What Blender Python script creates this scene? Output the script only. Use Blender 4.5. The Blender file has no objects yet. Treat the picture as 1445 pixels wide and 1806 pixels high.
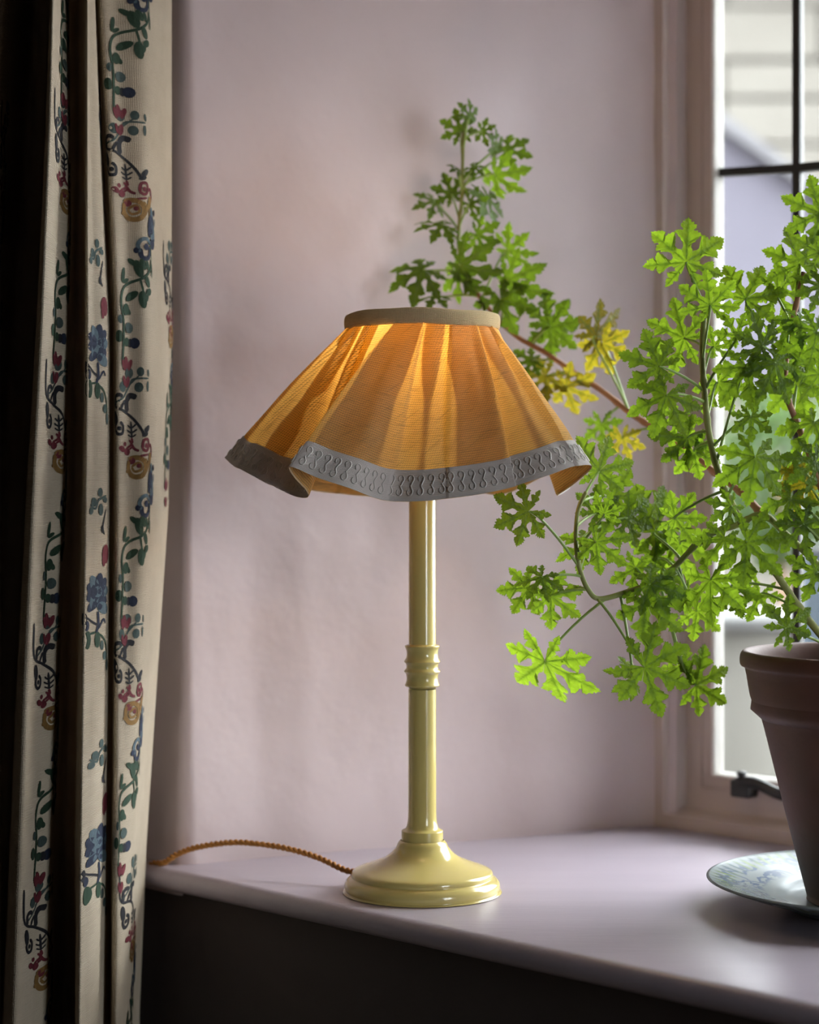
import bpy, bmesh, math, random
from mathutils import Vector, Matrix, noise
R2 = math.sqrt(2.0)
sc = bpy.context.scene
col = sc.collection

# ------------------------------------------------------------------ camera, world, light, exposure
FPX, HOR, CX, CAMZ = 3600.0, 870.0, 722.5, 0.357      # focal length in px, horizon row, centre column, eye height above the sill
cam = bpy.data.cameras.new('camera')
cam.sensor_fit = 'HORIZONTAL'; cam.sensor_width = 36.0
cam.lens = FPX / 1445.0 * 36.0
cam.shift_y = -(903.0 - HOR) / 1445.0
cam.clip_start = 0.05
cam.dof.use_dof = True; cam.dof.focus_distance = 1.74; cam.dof.aperture_fstop = 4.6
cam_o = bpy.data.objects.new('camera', cam); col.objects.link(cam_o)
cam_o.location = (0, 0, CAMZ); cam_o.rotation_euler = (math.pi / 2, 0, 0)
sc.camera = cam_o

world = bpy.data.worlds.new('overcast_sky'); sc.world = world; world.use_nodes = True
bg = world.node_tree.nodes['Background']
bg.inputs['Color'].default_value = (0.93, 0.965, 1.0, 1); bg.inputs['Strength'].default_value = 15.0
vs = sc.view_settings
vs.view_transform = 'Standard'; vs.look = 'None'; vs.exposure = 0.55; vs.gamma = 1.0; vs.use_curve_mapping = False

sun = bpy.data.lights.new('hazy_sun', 'SUN'); sun.energy = 3.5; sun.angle = math.radians(22); sun.color = (1.0, 0.97, 0.93)
sun_o = bpy.data.objects.new('hazy_sun', sun); col.objects.link(sun_o); sun_o.location = (6, 4, 5)
sun_o.rotation_euler = Vector((-.88, -.12, -.60)).to_track_quat('-Z', 'Y').to_euler()

def portal(s0, s1, z0, z1, n):
    l = bpy.data.lights.new('window_portal', 'AREA'); l.shape = 'RECTANGLE'
    l.size = s1 - s0; l.size_y = z1 - z0; l.cycles.is_portal = True
    o = bpy.data.objects.new('window_portal', l); col.objects.link(o)
    o.location = SN((s0 + s1) / 2, n, (z0 + z1) / 2)
    o.rotation_euler = (math.pi / 2, 0, -math.pi / 4)   # -Z points into the room
    o.rotation_euler = Vector((-1, -1, 0)).to_track_quat('-Z', 'Y').to_euler()

# ------------------------------------------------------------------ coordinates
# world: camera at the origin looking along +Y, sill top at z = 0.  s runs along the window wall, n goes out through it.
def SN(s, n, z): return Vector(((n + s) / R2, (n - s) / R2, z))
def PX(px, py, Y): return Vector(((px - CX) / FPX * Y, Y, CAMZ - (py - HOR) / FPX * Y))
def clamp(x, a=0., b=1.): return max(a, min(b, x))
def smooth(a, b, x):
    t = clamp((x - a) / (b - a)); return t * t * (3 - 2 * t)
def lerp(a, b, t): return a + (b - a) * t
def interp(xs, ys, x):
    if x <= xs[0]: return ys[0]
    for i in range(len(xs) - 1):
        if x <= xs[i + 1]: return lerp(ys[i], ys[i + 1], (x - xs[i]) / (xs[i + 1] - xs[i]))
    return ys[-1]
def cr(p0, p1, p2, p3, t):
    return 0.5 * ((2 * p1) + (p2 - p0) * t + (2 * p0 - 5 * p1 + 4 * p2 - p3) * t * t + (3 * p1 - p0 - 3 * p2 + p3) * t ** 3)
def spline(pts, per=6):
    out = []
    n = len(pts)
    for i in range(n - 1):
        a, b, c, d = pts[max(i - 1, 0)], pts[i], pts[i + 1], pts[min(i + 2, n - 1)]
        for k in range(per): out.append(cr(a, b, c, d, k / per))
    out.append(pts[-1].copy()); return out

# ------------------------------------------------------------------ materials
def new_mat(name):
    m = bpy.data.materials.new(name); m.use_nodes = True
    nt = m.node_tree; b = nt.nodes['Principled BSDF']
    return m, nt, b
def N(nt, t, **kw):
    n = nt.nodes.new(t)
    for k, v in kw.items():
        if k in n.inputs: n.inputs[k].default_value = v
        else: setattr(n, k, v)
    return n
def ramp(nt, fac, stops):
    r = nt.nodes.new('ShaderNodeValToRGB'); e = r.color_ramp.elements
    while len(e) < len(stops): e.new(0.5)
    for el, (p, c) in zip(e, stops): el.position = p; el.color = (*c, 1) if len(c) == 3 else c
    nt.links.new(fac, r.inputs[0]); return r
def rgb(r, g, b):
    f = lambda c: ((c / 255) / 12.92) if c / 255 <= .04045 else (((c / 255) + .055) / 1.055) ** 2.4
    return (f(r), f(g), f(b))

def paint(name, c1, c2, rough=0.5, nscale=4.0, bump=0.1, bscale=40., bdist=0.002, spec=0.5, coat=0.0, stretch=None):
    m, nt, b = new_mat(name); L = nt.links
    tc = N(nt, 'ShaderNodeTexCoord'); src = tc.outputs['Object']
    if stretch:
        mp = N(nt, 'ShaderNodeMapping'); mp.inputs['Scale'].default_value = stretch
        if len(stretch) and name.startswith('sill'): mp.inputs['Rotation'].default_value = (0, 0, math.pi / 4)
        L.new(src, mp.inputs['Vector']); src = mp.outputs['Vector']
    n1 = N(nt, 'ShaderNodeTexNoise', Scale=nscale, Detail=5.0, Roughness=0.6)
    L.new(src, n1.inputs['Vector'])
    r = ramp(nt, n1.outputs['Fac'], [(0.3, c1), (0.7, c2)])
    L.new(r.outputs[0], b.inputs['Base Color'])
    n2 = N(nt, 'ShaderNodeTexNoise', Scale=bscale, Detail=4.0, Roughness=0.55)
    L.new(src, n2.inputs['Vector'])
    bp = N(nt, 'ShaderNodeBump', Strength=bump, Distance=bdist)
    L.new(n2.outputs['Fac'], bp.inputs['Height']); L.new(bp.outputs[0], b.inputs['Normal'])
    b.inputs['Roughness'].default_value = rough
    b.inputs['Specular IOR Level'].default_value = spec
    b.inputs['Coat Weight'].default_value = coat
    return m

M = {}
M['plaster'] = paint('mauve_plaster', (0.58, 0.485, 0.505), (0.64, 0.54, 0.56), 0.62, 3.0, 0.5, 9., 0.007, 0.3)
M['sill'] = paint('sill_gloss_paint', (0.37, 0.325, 0.385), (0.42, 0.37, 0.43), 0.30, 3.0, 0.25, 30., 0.0015, 0.5, 0., (1.0, 9.0, 1.0))
M['frame'] = paint('frame_paint', (0.50, 0.41, 0.385), (0.56, 0.46, 0.43), 0.35, 5.0, 0.1, 60., 0.001)
M['under'] = paint('under_sill_shade_paint', (0.060, 0.046, 0.044), (0.075, 0.058, 0.055), 0.7, 3.0, 0.3, 25., 0.004)  # shade below the sill is darkened into this paint
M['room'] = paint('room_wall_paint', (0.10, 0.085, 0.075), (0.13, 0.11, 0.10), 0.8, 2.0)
M['floor'] = paint('floor_boards', (0.10, 0.06, 0.035), (0.15, 0.09, 0.05), 0.5, 3.0)
M['iron'] = paint('black_iron', (0.012, 0.012, 0.013), (0.03, 0.03, 0.032), 0.45, 30., 0.3, 90.)
M['lead'] = paint('dark_lead_came', (0.01, 0.0095, 0.008), (0.022, 0.02, 0.016), 0.45, 30., 0.3, 90.)
M['putty'] = paint('glazing_putty', (0.52, 0.50, 0.47), (0.62, 0.60, 0.57), 0.5, 20.)
M['cream'] = paint('cream_lacquer', (0.56, 0.455, 0.155), (0.61, 0.50, 0.185), 0.16, 2.0, 0.02, 60., 0.0006, 0.5, 0.25)
M['cord'] = paint('ochre_braid', (0.33, 0.135, 0.025), (0.47, 0.20, 0.04), 0.8, 200., 0.4, 900., 0.0005)
M['brass'] = paint('aged_brass', (0.5, 0.36, 0.14), (0.6, 0.44, 0.18), 0.3, 20.); M['brass'].node_tree.nodes['Principled BSDF'].inputs['Metallic'].default_value = 1
M['soil'] = paint('dark_soil', (0.018, 0.011, 0.007), (0.06, 0.038, 0.025), 0.95, 90., 1.0, 160., 0.006)
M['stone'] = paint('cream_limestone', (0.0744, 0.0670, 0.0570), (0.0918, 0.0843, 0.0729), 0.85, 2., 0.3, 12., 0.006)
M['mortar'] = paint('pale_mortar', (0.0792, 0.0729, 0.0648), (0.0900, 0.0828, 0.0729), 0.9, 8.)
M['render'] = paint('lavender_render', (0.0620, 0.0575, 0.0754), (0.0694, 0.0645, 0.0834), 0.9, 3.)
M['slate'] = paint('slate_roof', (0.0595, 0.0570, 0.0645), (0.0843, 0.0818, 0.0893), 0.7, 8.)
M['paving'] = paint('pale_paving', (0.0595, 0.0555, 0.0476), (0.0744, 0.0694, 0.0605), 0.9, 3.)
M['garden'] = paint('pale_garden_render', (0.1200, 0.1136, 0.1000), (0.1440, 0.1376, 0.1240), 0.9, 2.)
M['coping'] = paint('grey_coping', (0.0595, 0.0595, 0.0595), (0.0843, 0.0843, 0.0843), 0.9, 6.)
M['bark'] = paint('shrub_bark', (0.10, 0.06, 0.035), (0.16, 0.10, 0.06), 0.9, 30.)

def terracotta():
    m, nt, b = new_mat('terracotta'); L = nt.links
    tc = N(nt, 'ShaderNodeTexCoord')
    n1 = N(nt, 'ShaderNodeTexNoise', Scale=14., Detail=6., Roughness=.65); L.new(tc.outputs['Object'], n1.inputs['Vector'])
    r = ramp(nt, n1.outputs['Fac'], [(.3, (0.075, 0.026, 0.017)), (.7, (0.115, 0.042, 0.028))])
    # lime bloom that creeps up from the foot of the pot
    sx = N(nt, 'ShaderNodeSeparateXYZ'); L.new(tc.outputs['Object'], sx.inputs[0])
    n2 = N(nt, 'ShaderNodeTexNoise', Scale=26., Detail=8., Roughness=.7); L.new(tc.outputs['Object'], n2.inputs['Vector'])
    ma = N(nt, 'ShaderNodeMath', operation='MULTIPLY_ADD'); ma.inputs[1].default_value = 0.05
    L.new(n2.outputs['Fac'], ma.inputs[0]); L.new(sx.outputs['Z'], ma.inputs[2])
    r2 = ramp(nt, ma.outputs[0], [(.055, (.75,) * 3), (.1, (0,) * 3)])
    mx = N(nt, 'ShaderNodeMix', data_type='RGBA'); L.new(r2.outputs[0], mx.inputs[0]); L.new(r.outputs[0], mx.inputs[6])
    mx.inputs[7].default_value = (0.12, 0.10, 0.085, 1); L.new(mx.outputs[2], b.inputs['Base Color'])
    bp = N(nt, 'ShaderNodeBump', Strength=.35, Distance=.002); L.new(n2.outputs['Fac'], bp.inputs['Height']); L.new(bp.outputs[0], b.inputs['Normal'])
    b.inputs['Roughness'].default_value = .62
    return m
M['terracotta'] = terracotta()

def china():
    m, nt, b = new_mat('transfer_printed_china'); L = nt.links
    tc = N(nt, 'ShaderNodeTexCoord'); sx = N(nt, 'ShaderNodeSeparateXYZ'); L.new(tc.outputs['Object'], sx.inputs[0])
    vl = N(nt, 'ShaderNodeVectorMath', operation='LENGTH')
    cx = N(nt, 'ShaderNodeCombineXYZ'); L.new(sx.outputs['X'], cx.inputs[0]); L.new(sx.outputs['Y'], cx.inputs[1]); L.new(cx.outputs[0], vl.inputs[0])
    at = N(nt, 'ShaderNodeMath', operation='ARCTAN2'); L.new(sx.outputs['Y'], at.inputs[0]); L.new(sx.outputs['X'], at.inputs[1])
    # blue scroll pattern
    n1 = N(nt, 'ShaderNodeTexNoise', Scale=24., Detail=3., Distortion=2.2); L.new(tc.outputs['Object'], n1.inputs['Vector'])
    rb = ramp(nt, n1.outputs['Fac'], [(.46, (0, 0, 0)), (.49, (1, 1, 1)), (.56, (1, 1, 1)), (.60, (0, 0, 0))])
    band = ramp(nt, vl.outputs['Value'], [(.098, (0, 0, 0)), (.104, (1, 1, 1)), (.139, (1, 1, 1)), (.141, (0, 0, 0))])
    mul = N(nt, 'ShaderNodeMath', operation='MULTIPLY'); L.new(rb.outputs[0], mul.inputs[0]); L.new(band.outputs[0], mul.inputs[1])
    mx1 = N(nt, 'ShaderNodeMix', data_type='RGBA'); L.new(mul.outputs[0], mx1.inputs[0])
    mx1.inputs[6].default_value = (.19, .222, .235, 1); mx1.inputs[7].default_value = (.03, .065, .14, 1)
    # green radial blades round the rim
    wv = N(nt, 'ShaderNodeMath', operation='MULTIPLY'); wv.inputs[1].default_value = 74.; L.new(at.outputs[0], wv.inputs[0])
    sn = N(nt, 'ShaderNodeMath', operation='SINE'); L.new(wv.outputs[0], sn.inputs[0])
    n3 = N(nt, 'ShaderNodeTexNoise', Scale=40.); L.new(tc.outputs['Object'], n3.inputs['Vector'])
    ad = N(nt, 'ShaderNodeMath', operation='ADD'); L.new(sn.outputs[0], ad.inputs[0]); L.new(n3.outputs['Fac'], ad.inputs[1])
    gr = ramp(nt, ad.outputs[0], [(.62, (0, 0, 0)), (.95, (1, 1, 1))])
    band2 = ramp(nt, vl.outputs['Value'], [(.122, (0, 0, 0)), (.128, (1, 1, 1)), (.143, (1, 1, 1)), (.145, (0, 0, 0))])
    mul2 = N(nt, 'ShaderNodeMath', operation='MULTIPLY'); L.new(gr.outputs[0], mul2.inputs[0]); L.new(band2.outputs[0], mul2.inputs[1])
    gcol = ramp(nt, n3.outputs['Fac'], [(.42, (.02, .06, .08)), (.6, (.13, .19, .045))])
    mx2 = N(nt, 'ShaderNodeMix', data_type='RGBA'); L.new(mul2.outputs[0], mx2.inputs[0]); L.new(mx1.outputs[2], mx2.inputs[6]); L.new(gcol.outputs[0], mx2.inputs[7])
    L.new(mx2.outputs[2], b.inputs['Base Color'])
    b.inputs['Roughness'].default_value = .22; b.inputs['Specular IOR Level'].default_value = .06
    return m
M['china'] = china()

def glass_pane():
    m, nt, b = new_mat('window_glass'); L = nt.links
    nt.nodes.remove(b); out = nt.nodes['Material Output']
    tr = N(nt, 'ShaderNodeBsdfTransparent'); tr.inputs[0].default_value = (.94, .955, .95, 1)
    gl = N(nt, 'ShaderNodeBsdfGlossy'); gl.inputs['Roughness'].default_value = .03
    fr = N(nt, 'ShaderNodeFresnel', IOR=1.35)
    mx = N(nt, 'ShaderNodeMixShader'); L.new(fr.outputs[0], mx.inputs[0]); L.new(tr.outputs[0], mx.inputs[1]); L.new(gl.outputs[0], mx.inputs[2])
    L.new(mx.outputs[0], out.inputs[0]); return m
M['glass'] = glass_pane()

def cloth(name, c1, c2, trans, tcol, pitch=0.0013, bump=.5, rough=.85, gap=0.35, slub=True):
    """woven cloth: UV in metres; diffuse + translucent, thread relief, darker slubs"""
    m, nt, b = new_mat(name); L = nt.links
    nt.nodes.remove(b); out = nt.nodes['Material Output']
    uv = N(nt, 'ShaderNodeUVMap'); sx = N(nt, 'ShaderNodeSeparateXYZ')
    nd = N(nt, 'ShaderNodeTexNoise', Scale=120., Detail=2.); L.new(uv.outputs[0], nd.inputs['Vector'])
    L.new(uv.outputs[0], sx.inputs[0])
    waves = []
    for ax in ('X', 'Y'):
        a = N(nt, 'ShaderNodeMath', operation='MULTIPLY_ADD'); a.inputs[1].default_value = 0.0016
        L.new(nd.outputs['Fac'], a.inputs[0]); L.new(sx.outputs[ax], a.inputs[2])
        mu = N(nt, 'ShaderNodeMath', operation='MULTIPLY'); mu.inputs[1].default_value = 2 * math.pi / pitch; L.new(a.outputs[0], mu.inputs[0])
        s = N(nt, 'ShaderNodeMath', operation='SINE'); L.new(mu.outputs[0], s.inputs[0]); waves.append(s)
    mxm = N(nt, 'ShaderNodeMath', operation='ADD'); L.new(waves[0].outputs[0], mxm.inputs[0]); L.new(waves[1].outputs[0], mxm.inputs[1])
    # slubs: thick threads running both ways
    sl = []
    for scl in ((40, 900, 1), (900, 40, 1)):
        mp = N(nt, 'ShaderNodeMapping'); mp.inputs['Scale'].default_value = scl; L.new(uv.outputs[0], mp.inputs['Vector'])
        ns = N(nt, 'ShaderNodeTexNoise', Scale=1.0, Detail=2.); L.new(mp.outputs[0], ns.inputs['Vector'])
        r = ramp(nt, ns.outputs['Fac'], [(.60, (0, 0, 0)), (.70, (1, 1, 1))]); sl.append(r)
    sm = N(nt, 'ShaderNodeMath', operation='MAXIMUM'); L.new(sl[0].outputs[0], sm.inputs[0]); L.new(sl[1].outputs[0], sm.inputs[1])
    n1 = N(nt, 'ShaderNodeTexNoise', Scale=30., Detail=4.); L.new(uv.outputs[0], n1.inputs['Vector'])
    base = ramp(nt, n1.outputs['Fac'], [(.3, c1), (.7, c2)])
    bp = N(nt, 'ShaderNodeBump', Strength=bump, Distance=.0006); L.new(mxm.outputs[0], bp.inputs['Height'])
    df = N(nt, 'ShaderNodeBsdfDiffuse'); L.new(base.outputs[0], df.inputs[0]); L.new(bp.outputs[0], df.inputs['Normal']); df.inputs['Roughness'].default_value = .6
    tl = N(nt, 'ShaderNodeBsdfTranslucent')
    # threads pass less light than the gaps, slubs least
    gp = ramp(nt, mxm.outputs[0], [(.0, (1, 1, 1)), (.95, (1 - gap,) * 3)])
    tcl = N(nt, 'ShaderNodeMix', data_type='RGBA', blend_type='MULTIPLY'); tcl.inputs[0].default_value = 1
    tcl.inputs[6].default_value = (*tcol, 1); L.new(gp.outputs[0], tcl.inputs[7])
    t2 = N(nt, 'ShaderNodeMix', data_type='RGBA', blend_type='MULTIPLY'); L.new(tcl.outputs[2], t2.inputs[6]); t2.inputs[7].default_value = (.35, .30, .25, 1)
    f = N(nt, 'ShaderNodeMath', operation='MULTIPLY'); f.inputs[1].default_value = .8 if slub else 0.; L.new(sm.outputs[0], f.inputs[0]); L.new(f.outputs[0], t2.inputs[0])
    L.new(t2.outputs[2], tl.inputs[0])
    mx = N(nt, 'ShaderNodeMixShader'); mx.inputs[0].default_value = trans
    L.new(df.outputs[0], mx.inputs[1]); L.new(tl.outputs[0], mx.inputs[2]); L.new(mx.outputs[0], out.inputs[0])
    return m
M['shade'] = cloth('shade_linen', (0.74, 0.52, 0.24), (0.82, 0.59, 0.29), .5, (1.0, 0.66, 0.17), .0020, .6, gap=.75)
M['shade_band'] = cloth('shade_binding', (0.72, 0.56, 0.33), (0.80, 0.63, 0.38), .08, (.8, .55, .25), .0012, .7)
M['trim'] = cloth('grey_braid', (0.74, 0.69, 0.665), (0.82, 0.765, 0.74), .10, (.5, .45, .4), .0011, .6, slub=False)
M['curtain'] = cloth('cream_linen', (0.48, 0.41, 0.32), (0.55, 0.475, 0.375), .10, (.75, .62, .45), .0014, .5)
def thread(name, c):
    m = paint(name, tuple(x * .8 for x in c), tuple(min(1, x * 1.2) for x in c), .8, 300., .5, 900., .0004, .2); return m
TH = {'T': thread('teal_thread', (0.0442, 0.0646, 0.0612)), 'K': thread('black_thread', (0.018, 0.018, 0.022)), 'R': thread('crimson_thread', (0.1088, 0.0190, 0.0272)),
      'G': thread('gold_thread', (0.1768, 0.0986, 0.0306)), 'B': thread('navy_thread', (0.0163, 0.0218, 0.0422)), 'L': thread('pale_blue_thread', (0.0680, 0.0986, 0.1190)),
      'E': thread('green_thread', (0.0204, 0.0422, 0.0258))}
M['loop'] = thread('grey_cord_thread', (0.70, 0.67, 0.64))

def leaf_mat(name, c, tcol, trans):
    m, nt, b = new_mat(name); L = nt.links; out = nt.nodes['Material Output']
    at = N(nt, 'ShaderNodeAttribute', attribute_name='vein')
    oi = N(nt, 'ShaderNodeObjectInfo')
    tc = N(nt, 'ShaderNodeTexCoord')
    n1 = N(nt, 'ShaderNodeTexNoise', Scale=6., Detail=5.); L.new(tc.outputs['Object'], n1.inputs['Vector'])
    hs = N(nt, 'ShaderNodeHueSaturation'); hs.inputs['Color'].default_value = (*c, 1)
    rv = ramp(nt, oi.outputs['Random'], [(0, (.7,) * 3), (1, (1.25,) * 3)]); L.new(rv.outputs[0], hs.inputs['Value'])
    rh = ramp(nt, oi.outputs['Random'], [(0, (.515,) * 3), (.5, (.488,) * 3), (1, (.50,) * 3)]); L.new(rh.outputs[0], hs.inputs['Hue'])
    mx = N(nt, 'ShaderNodeMix', data_type='RGBA'); L.new(at.outputs['Fac'], mx.inputs[0]); L.new(hs.outputs[0], mx.inputs[6]); mx.inputs[7].default_value = (.22, .32, .09, 1)
    L.new(mx.outputs[2], b.inputs['Base Color']); b.inputs['Roughness'].default_value = .5; b.inputs['Specular IOR Level'].default_value = .3
    wv = N(nt, 'ShaderNodeTexVoronoi', Scale=14.); L.new(tc.outputs['Object'], wv.inputs['Vector'])
    bp = N(nt, 'ShaderNodeBump', Strength=.35, Distance=.03); L.new(wv.outputs['Distance'], bp.inputs['Height']); L.new(bp.outputs[0], b.inputs['Normal'])
    tl = N(nt, 'ShaderNodeBsdfTranslucent')
    mt_ = ramp(nt, n1.outputs['Fac'], [(.3, tuple(x * .72 for x in tcol)), (.7, tuple(x * 1.15 for x in tcol))])
    h2 = N(nt, 'ShaderNodeHueSaturation'); L.new(mt_.outputs[0], h2.inputs['Color']); L.new(rv.outputs[0], h2.inputs['Value'])
    m2 = N(nt, 'ShaderNodeMix', data_type='RGBA', blend_type='MULTIPLY'); L.new(h2.outputs[0], m2.inputs[6]); m2.inputs[7].default_value = (.14, .22, .06, 1)
    L.new(at.outputs['Fac'], m2.inputs[0]); L.new(m2.outputs[2], tl.inputs[0])
    ms = N(nt, 'ShaderNodeMixShader'); ms.inputs[0].default_value = trans
    L.new(b.outputs[0], ms.inputs[1]); L.new(tl.outputs[0], ms.inputs[2]); L.new(ms.outputs[0], out.inputs[0])
    return m
M['leaf'] = leaf_mat('green_leaf', (0.042, 0.095, 0.015), (0.235, 0.37, 0.016), .5)
M['leaf_y'] = leaf_mat('yellowing_leaf', (0.19, 0.155, 0.016), (0.38, 0.31, 0.016), .5)
M['leaf_s'] = leaf_mat('shrub_leaf', (0.05, 0.09, 0.03), (0.09, 0.16, 0.035), .4)
M['stalk'] = paint('green_stalk', (0.24, 0.38, 0.09), (0.33, 0.46, 0.13), .5, 20.)
M['stem'] = paint('olive_stem', (0.22, 0.26, 0.07), (0.32, 0.33, 0.10), .6, 30., .3, 90.)
M['wood'] = paint('reddish_woody_stem', (0.27, 0.12, 0.065), (0.40, 0.20, 0.11), .65, 30., .4, 90.)

def bulb_mat():
    m, nt, b = new_mat('frosted_bulb')
    b.inputs['Base Color'].default_value = (1, .9, .75, 1)
    b.inputs['Emission Color'].default_value = (1, .62, .28, 1); b.inputs['Emission Strength'].default_value = 19.0
    return m
M['bulb'] = bulb_mat()

# ------------------------------------------------------------------ object helpers
def mk(name, verts, faces, mat, parent=None, loc=None, smooth_=True, uvs=None, mats=None, midx=None):
    """one mesh object; verts are world coordinates, stored relative to loc (or the parent's stored origin)"""
    me = bpy.data.meshes.new(name)
    org = Vector(loc) if loc is not None else (Vector(parent['_org']) if parent is not None and '_org' in parent else Vector((0, 0, 0)))
    me.from_pydata([tuple(Vector(v) - org) for v in verts], [], faces); me.update()
    if smooth_: me.polygons.foreach_set('use_smooth', [True] * len(me.polygons))
    if uvs is not None:
        ul = me.uv_layers.new(name='UVMap')
        ul.data.foreach_set('uv', [c for l in me.loops for c in uvs[l.vertex_index]])
    if mats:
        for m in mats: me.materials.append(m)
        if midx: me.polygons.foreach_set('material_index', midx)
    else: me.materials.append(mat)
    o = bpy.data.objects.new(name, me); col.objects.link(o)
    if parent is not None:
        o.parent = parent
        o.location = org - Vector(parent['_org'])
    else: o.location = org
    o['_org'] = tuple(org)
    return o
def empty(name, loc, label, cat, group=None):
    o = bpy.data.objects.new(name, None); col.objects.link(o); o.location = loc; o['_org'] = tuple(loc); o.empty_display_size = .05
    tag(o, label, cat, group); return o
def tag(o, label=None, cat=None, group=None, kind=None):
    if label: o['label'] = label
    if cat: o['category'] = cat
    if group: o['group'] = group
    if kind: o['kind'] = kind
    return o
def struct(o, label=None, cat=None):
    o['kind'] = 'structure'
    if label: o['label'] = label
    if cat: o['category'] = cat
    return o
def grid_faces(nu, nv, cu=False, cv=False):
    f = []
    for i in range(nu if cu else nu - 1):
        for j in range(nv if cv else nv - 1):
            a = i * nv + j; b = ((i + 1) % nu) * nv + j; c = ((i + 1) % nu) * nv + (j + 1) % nv; d = i * nv + (j + 1) % nv
            f.append((a, b, c, d))
    return f
def lathe(prof, c, seg=64, wob=None):
    v = []
    for i in range(seg):
        a = 2 * math.pi * i / seg
        for (r, z) in prof:
            v.append((c[0] + r * math.cos(a), c[1] + r * math.sin(a), c[2] + z + (wob(a, z) if wob else 0)))
    return v, grid_faces(seg, len(prof), cu=True)
def fine(prof, n=5):
    """smooth a lathe profile with short bevel-like subdivision"""
    pts = [Vector((p[0], p[1], 0)) for p in prof]
    return [(p.x, p.y) for p in spline(pts, n)]
def tube(path, rads, seg=8, cap=True):
    v, f = [], []
    n = len(path); up = Vector((0.13, 0.21, 0.97)).normalized(); fr = None
    for i, p in enumerate(path):
        d = (path[min(i + 1, n - 1)] - path[max(i - 1, 0)])
        d = d.normalized() if d.length > 1e-9 else Vector((0, 0, 1))
        if fr is None: fr = d.cross(up if abs(d.dot(up)) < .95 else Vector((1, 0, 0))).normalized()
        fr = (fr - d * fr.dot(d)).normalized(); b = d.cross(fr)
        r = rads[i] if isinstance(rads, (list, tuple)) else rads
        for k in range(seg):
            a = 2 * math.pi * k / seg; v.append(p + (fr * math.cos(a) + b * math.sin(a)) * r)
    for i in range(n - 1):
        for k in range(seg):
            f.append((i * seg + k, i * seg + (k + 1) % seg, (i + 1) * seg + (k + 1) % seg, (i + 1) * seg + k))
    if cap:
        f.append(tuple(range(seg))[::-1]); f.append(tuple((n - 1) * seg + k for k in range(seg)))
    return v, f
def boxv(c8): return c8, [(0, 3, 2, 1), (4, 5, 6, 7), (0, 1, 5, 4), (1, 2, 6, 5), (2, 3, 7, 6), (3, 0, 4, 7)]
def box_sn(s0, s1, n0, n1, z0, z1):
    return boxv([SN(s0, n0, z0), SN(s1, n0, z0), SN(s1, n1, z0), SN(s0, n1, z0), SN(s0, n0, z1), SN(s1, n0, z1), SN(s1, n1, z1), SN(s0, n1, z1)])
def box_xyz(x0, x1, y0, y1, z0, z1):
    return boxv([(x0, y0, z0), (x1, y0, z0), (x1, y1, z0), (x0, y1, z0), (x0, y0, z1), (x1, y0, z1), (x1, y1, z1), (x0, y1, z1)])
def merge(*parts):
    v, f = [], []
    for pv, pf in parts:
        o = len(v); v += list(pv); f += [tuple(i + o for i in q) for q in pf]
    return v, f
def bevel(o, w, seg=2):
    m = o.modifiers.new('bevel', 'BEVEL'); m.width = w; m.segments = seg; m.limit_method = 'ANGLE'; m.angle_limit = math.radians(35)
    for p in o.data.polygons: p.use_smooth = False
    return o

# ------------------------------------------------------------------ the room and the window recess
NW, NF = 1.234, 1.736                       # room face of the wall, inner face of the window frame
SL0, SL1 = -1.541, -1.3725                  # left reveal: at the room arris, at the frame
SR0, SR1 = 0.805, 0.6525                     # right reveal (mirrored)
ZF, ZC, ZS = -0.82, 1.80, 0.985             # floor, ceiling, soffit
S_MIN, S_MAX, N_MIN = -2.7, 1.9, -2.4
NOUT = 1.83                                 # outer face

def plaster_strip(name, path, z0, z1, mat, amp, nz, label, wob=True):
    v, uv = [], []
    for (s, n, nx) in path:
        for j in range(nz + 1):
            z = lerp(z0, z1, j / nz)
            p = SN(s, n, z)
            d = noise.noise(Vector((s * 3.0 + 5, n * 3.0 + z * .6, z * 2.4))) * amp + noise.noise(Vector((s * 9 + 2, n * 9, z * 8))) * amp * .35
            nd = Vector(((nx[1] + nx[0]) / R2, (nx[1] - nx[0]) / R2, 0))
            v.append(p + nd * d)
    o = mk(name, v, grid_faces(len(path), nz + 1), mat)
    return struct(o, label, 'wall')
# left: room wall, rounded arris, splayed reveal, soft corner at the frame
path = []
rv = Vector((SL1 - SL0, NF - NW)).normalized(); rn = Vector((rv.y, -rv.x))          # reveal direction, normal into the opening (+s)
for i in range(25): path.append((lerp(S_MIN, SL0 - .012, i / 24), NW, Vector((0, -1))))
for k in range(1, 7):
    t = k / 7; p = Vector((SL0 - .012, NW)) * (1 - t) ** 2 + 2 * t * (1 - t) * Vector((SL0, NW)) + t * t * Vector((SL0 + rv.x * .012, NW + rv.y * .012))
    nn = (Vector((0, -1)) * (1 - t) + rn * t).normalized(); path.append((p.x, p.y, nn))
for i in range(48):
    t = i / 47; p = Vector((SL0, NW)) + rv * lerp(.012, .49, t); path.append((p.x, p.y, rn))
for k in range(1, 7):
    t = k / 6; a = Vector((SL0, NW)) + rv * .49; b_ = Vector((SL1, NF + .01)); c_ = Vector((SL1 + .03, NF + .012))
    p = a * (1 - t) ** 2 + 2 * t * (1 - t) * b_ + t * t * c_; path.append((p.x, p.y, (rn * (1 - t) + Vector((0, -1)) * t).normalized()))
plaster_strip('wall_left', path, -0.03, ZS + .02, M['plaster'], .010, 130, 'mauve plaster wall wrapping into the splayed window reveal')
path = [(lerp(S_MAX, SR0, i / 19), NW, Vector((0, -1))) for i in range(20)] + [(lerp(SR0, SR1, i / 12), lerp(NW, NF, i / 12), Vector((-rn.x, rn.y))) for i in range(13)]
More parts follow.
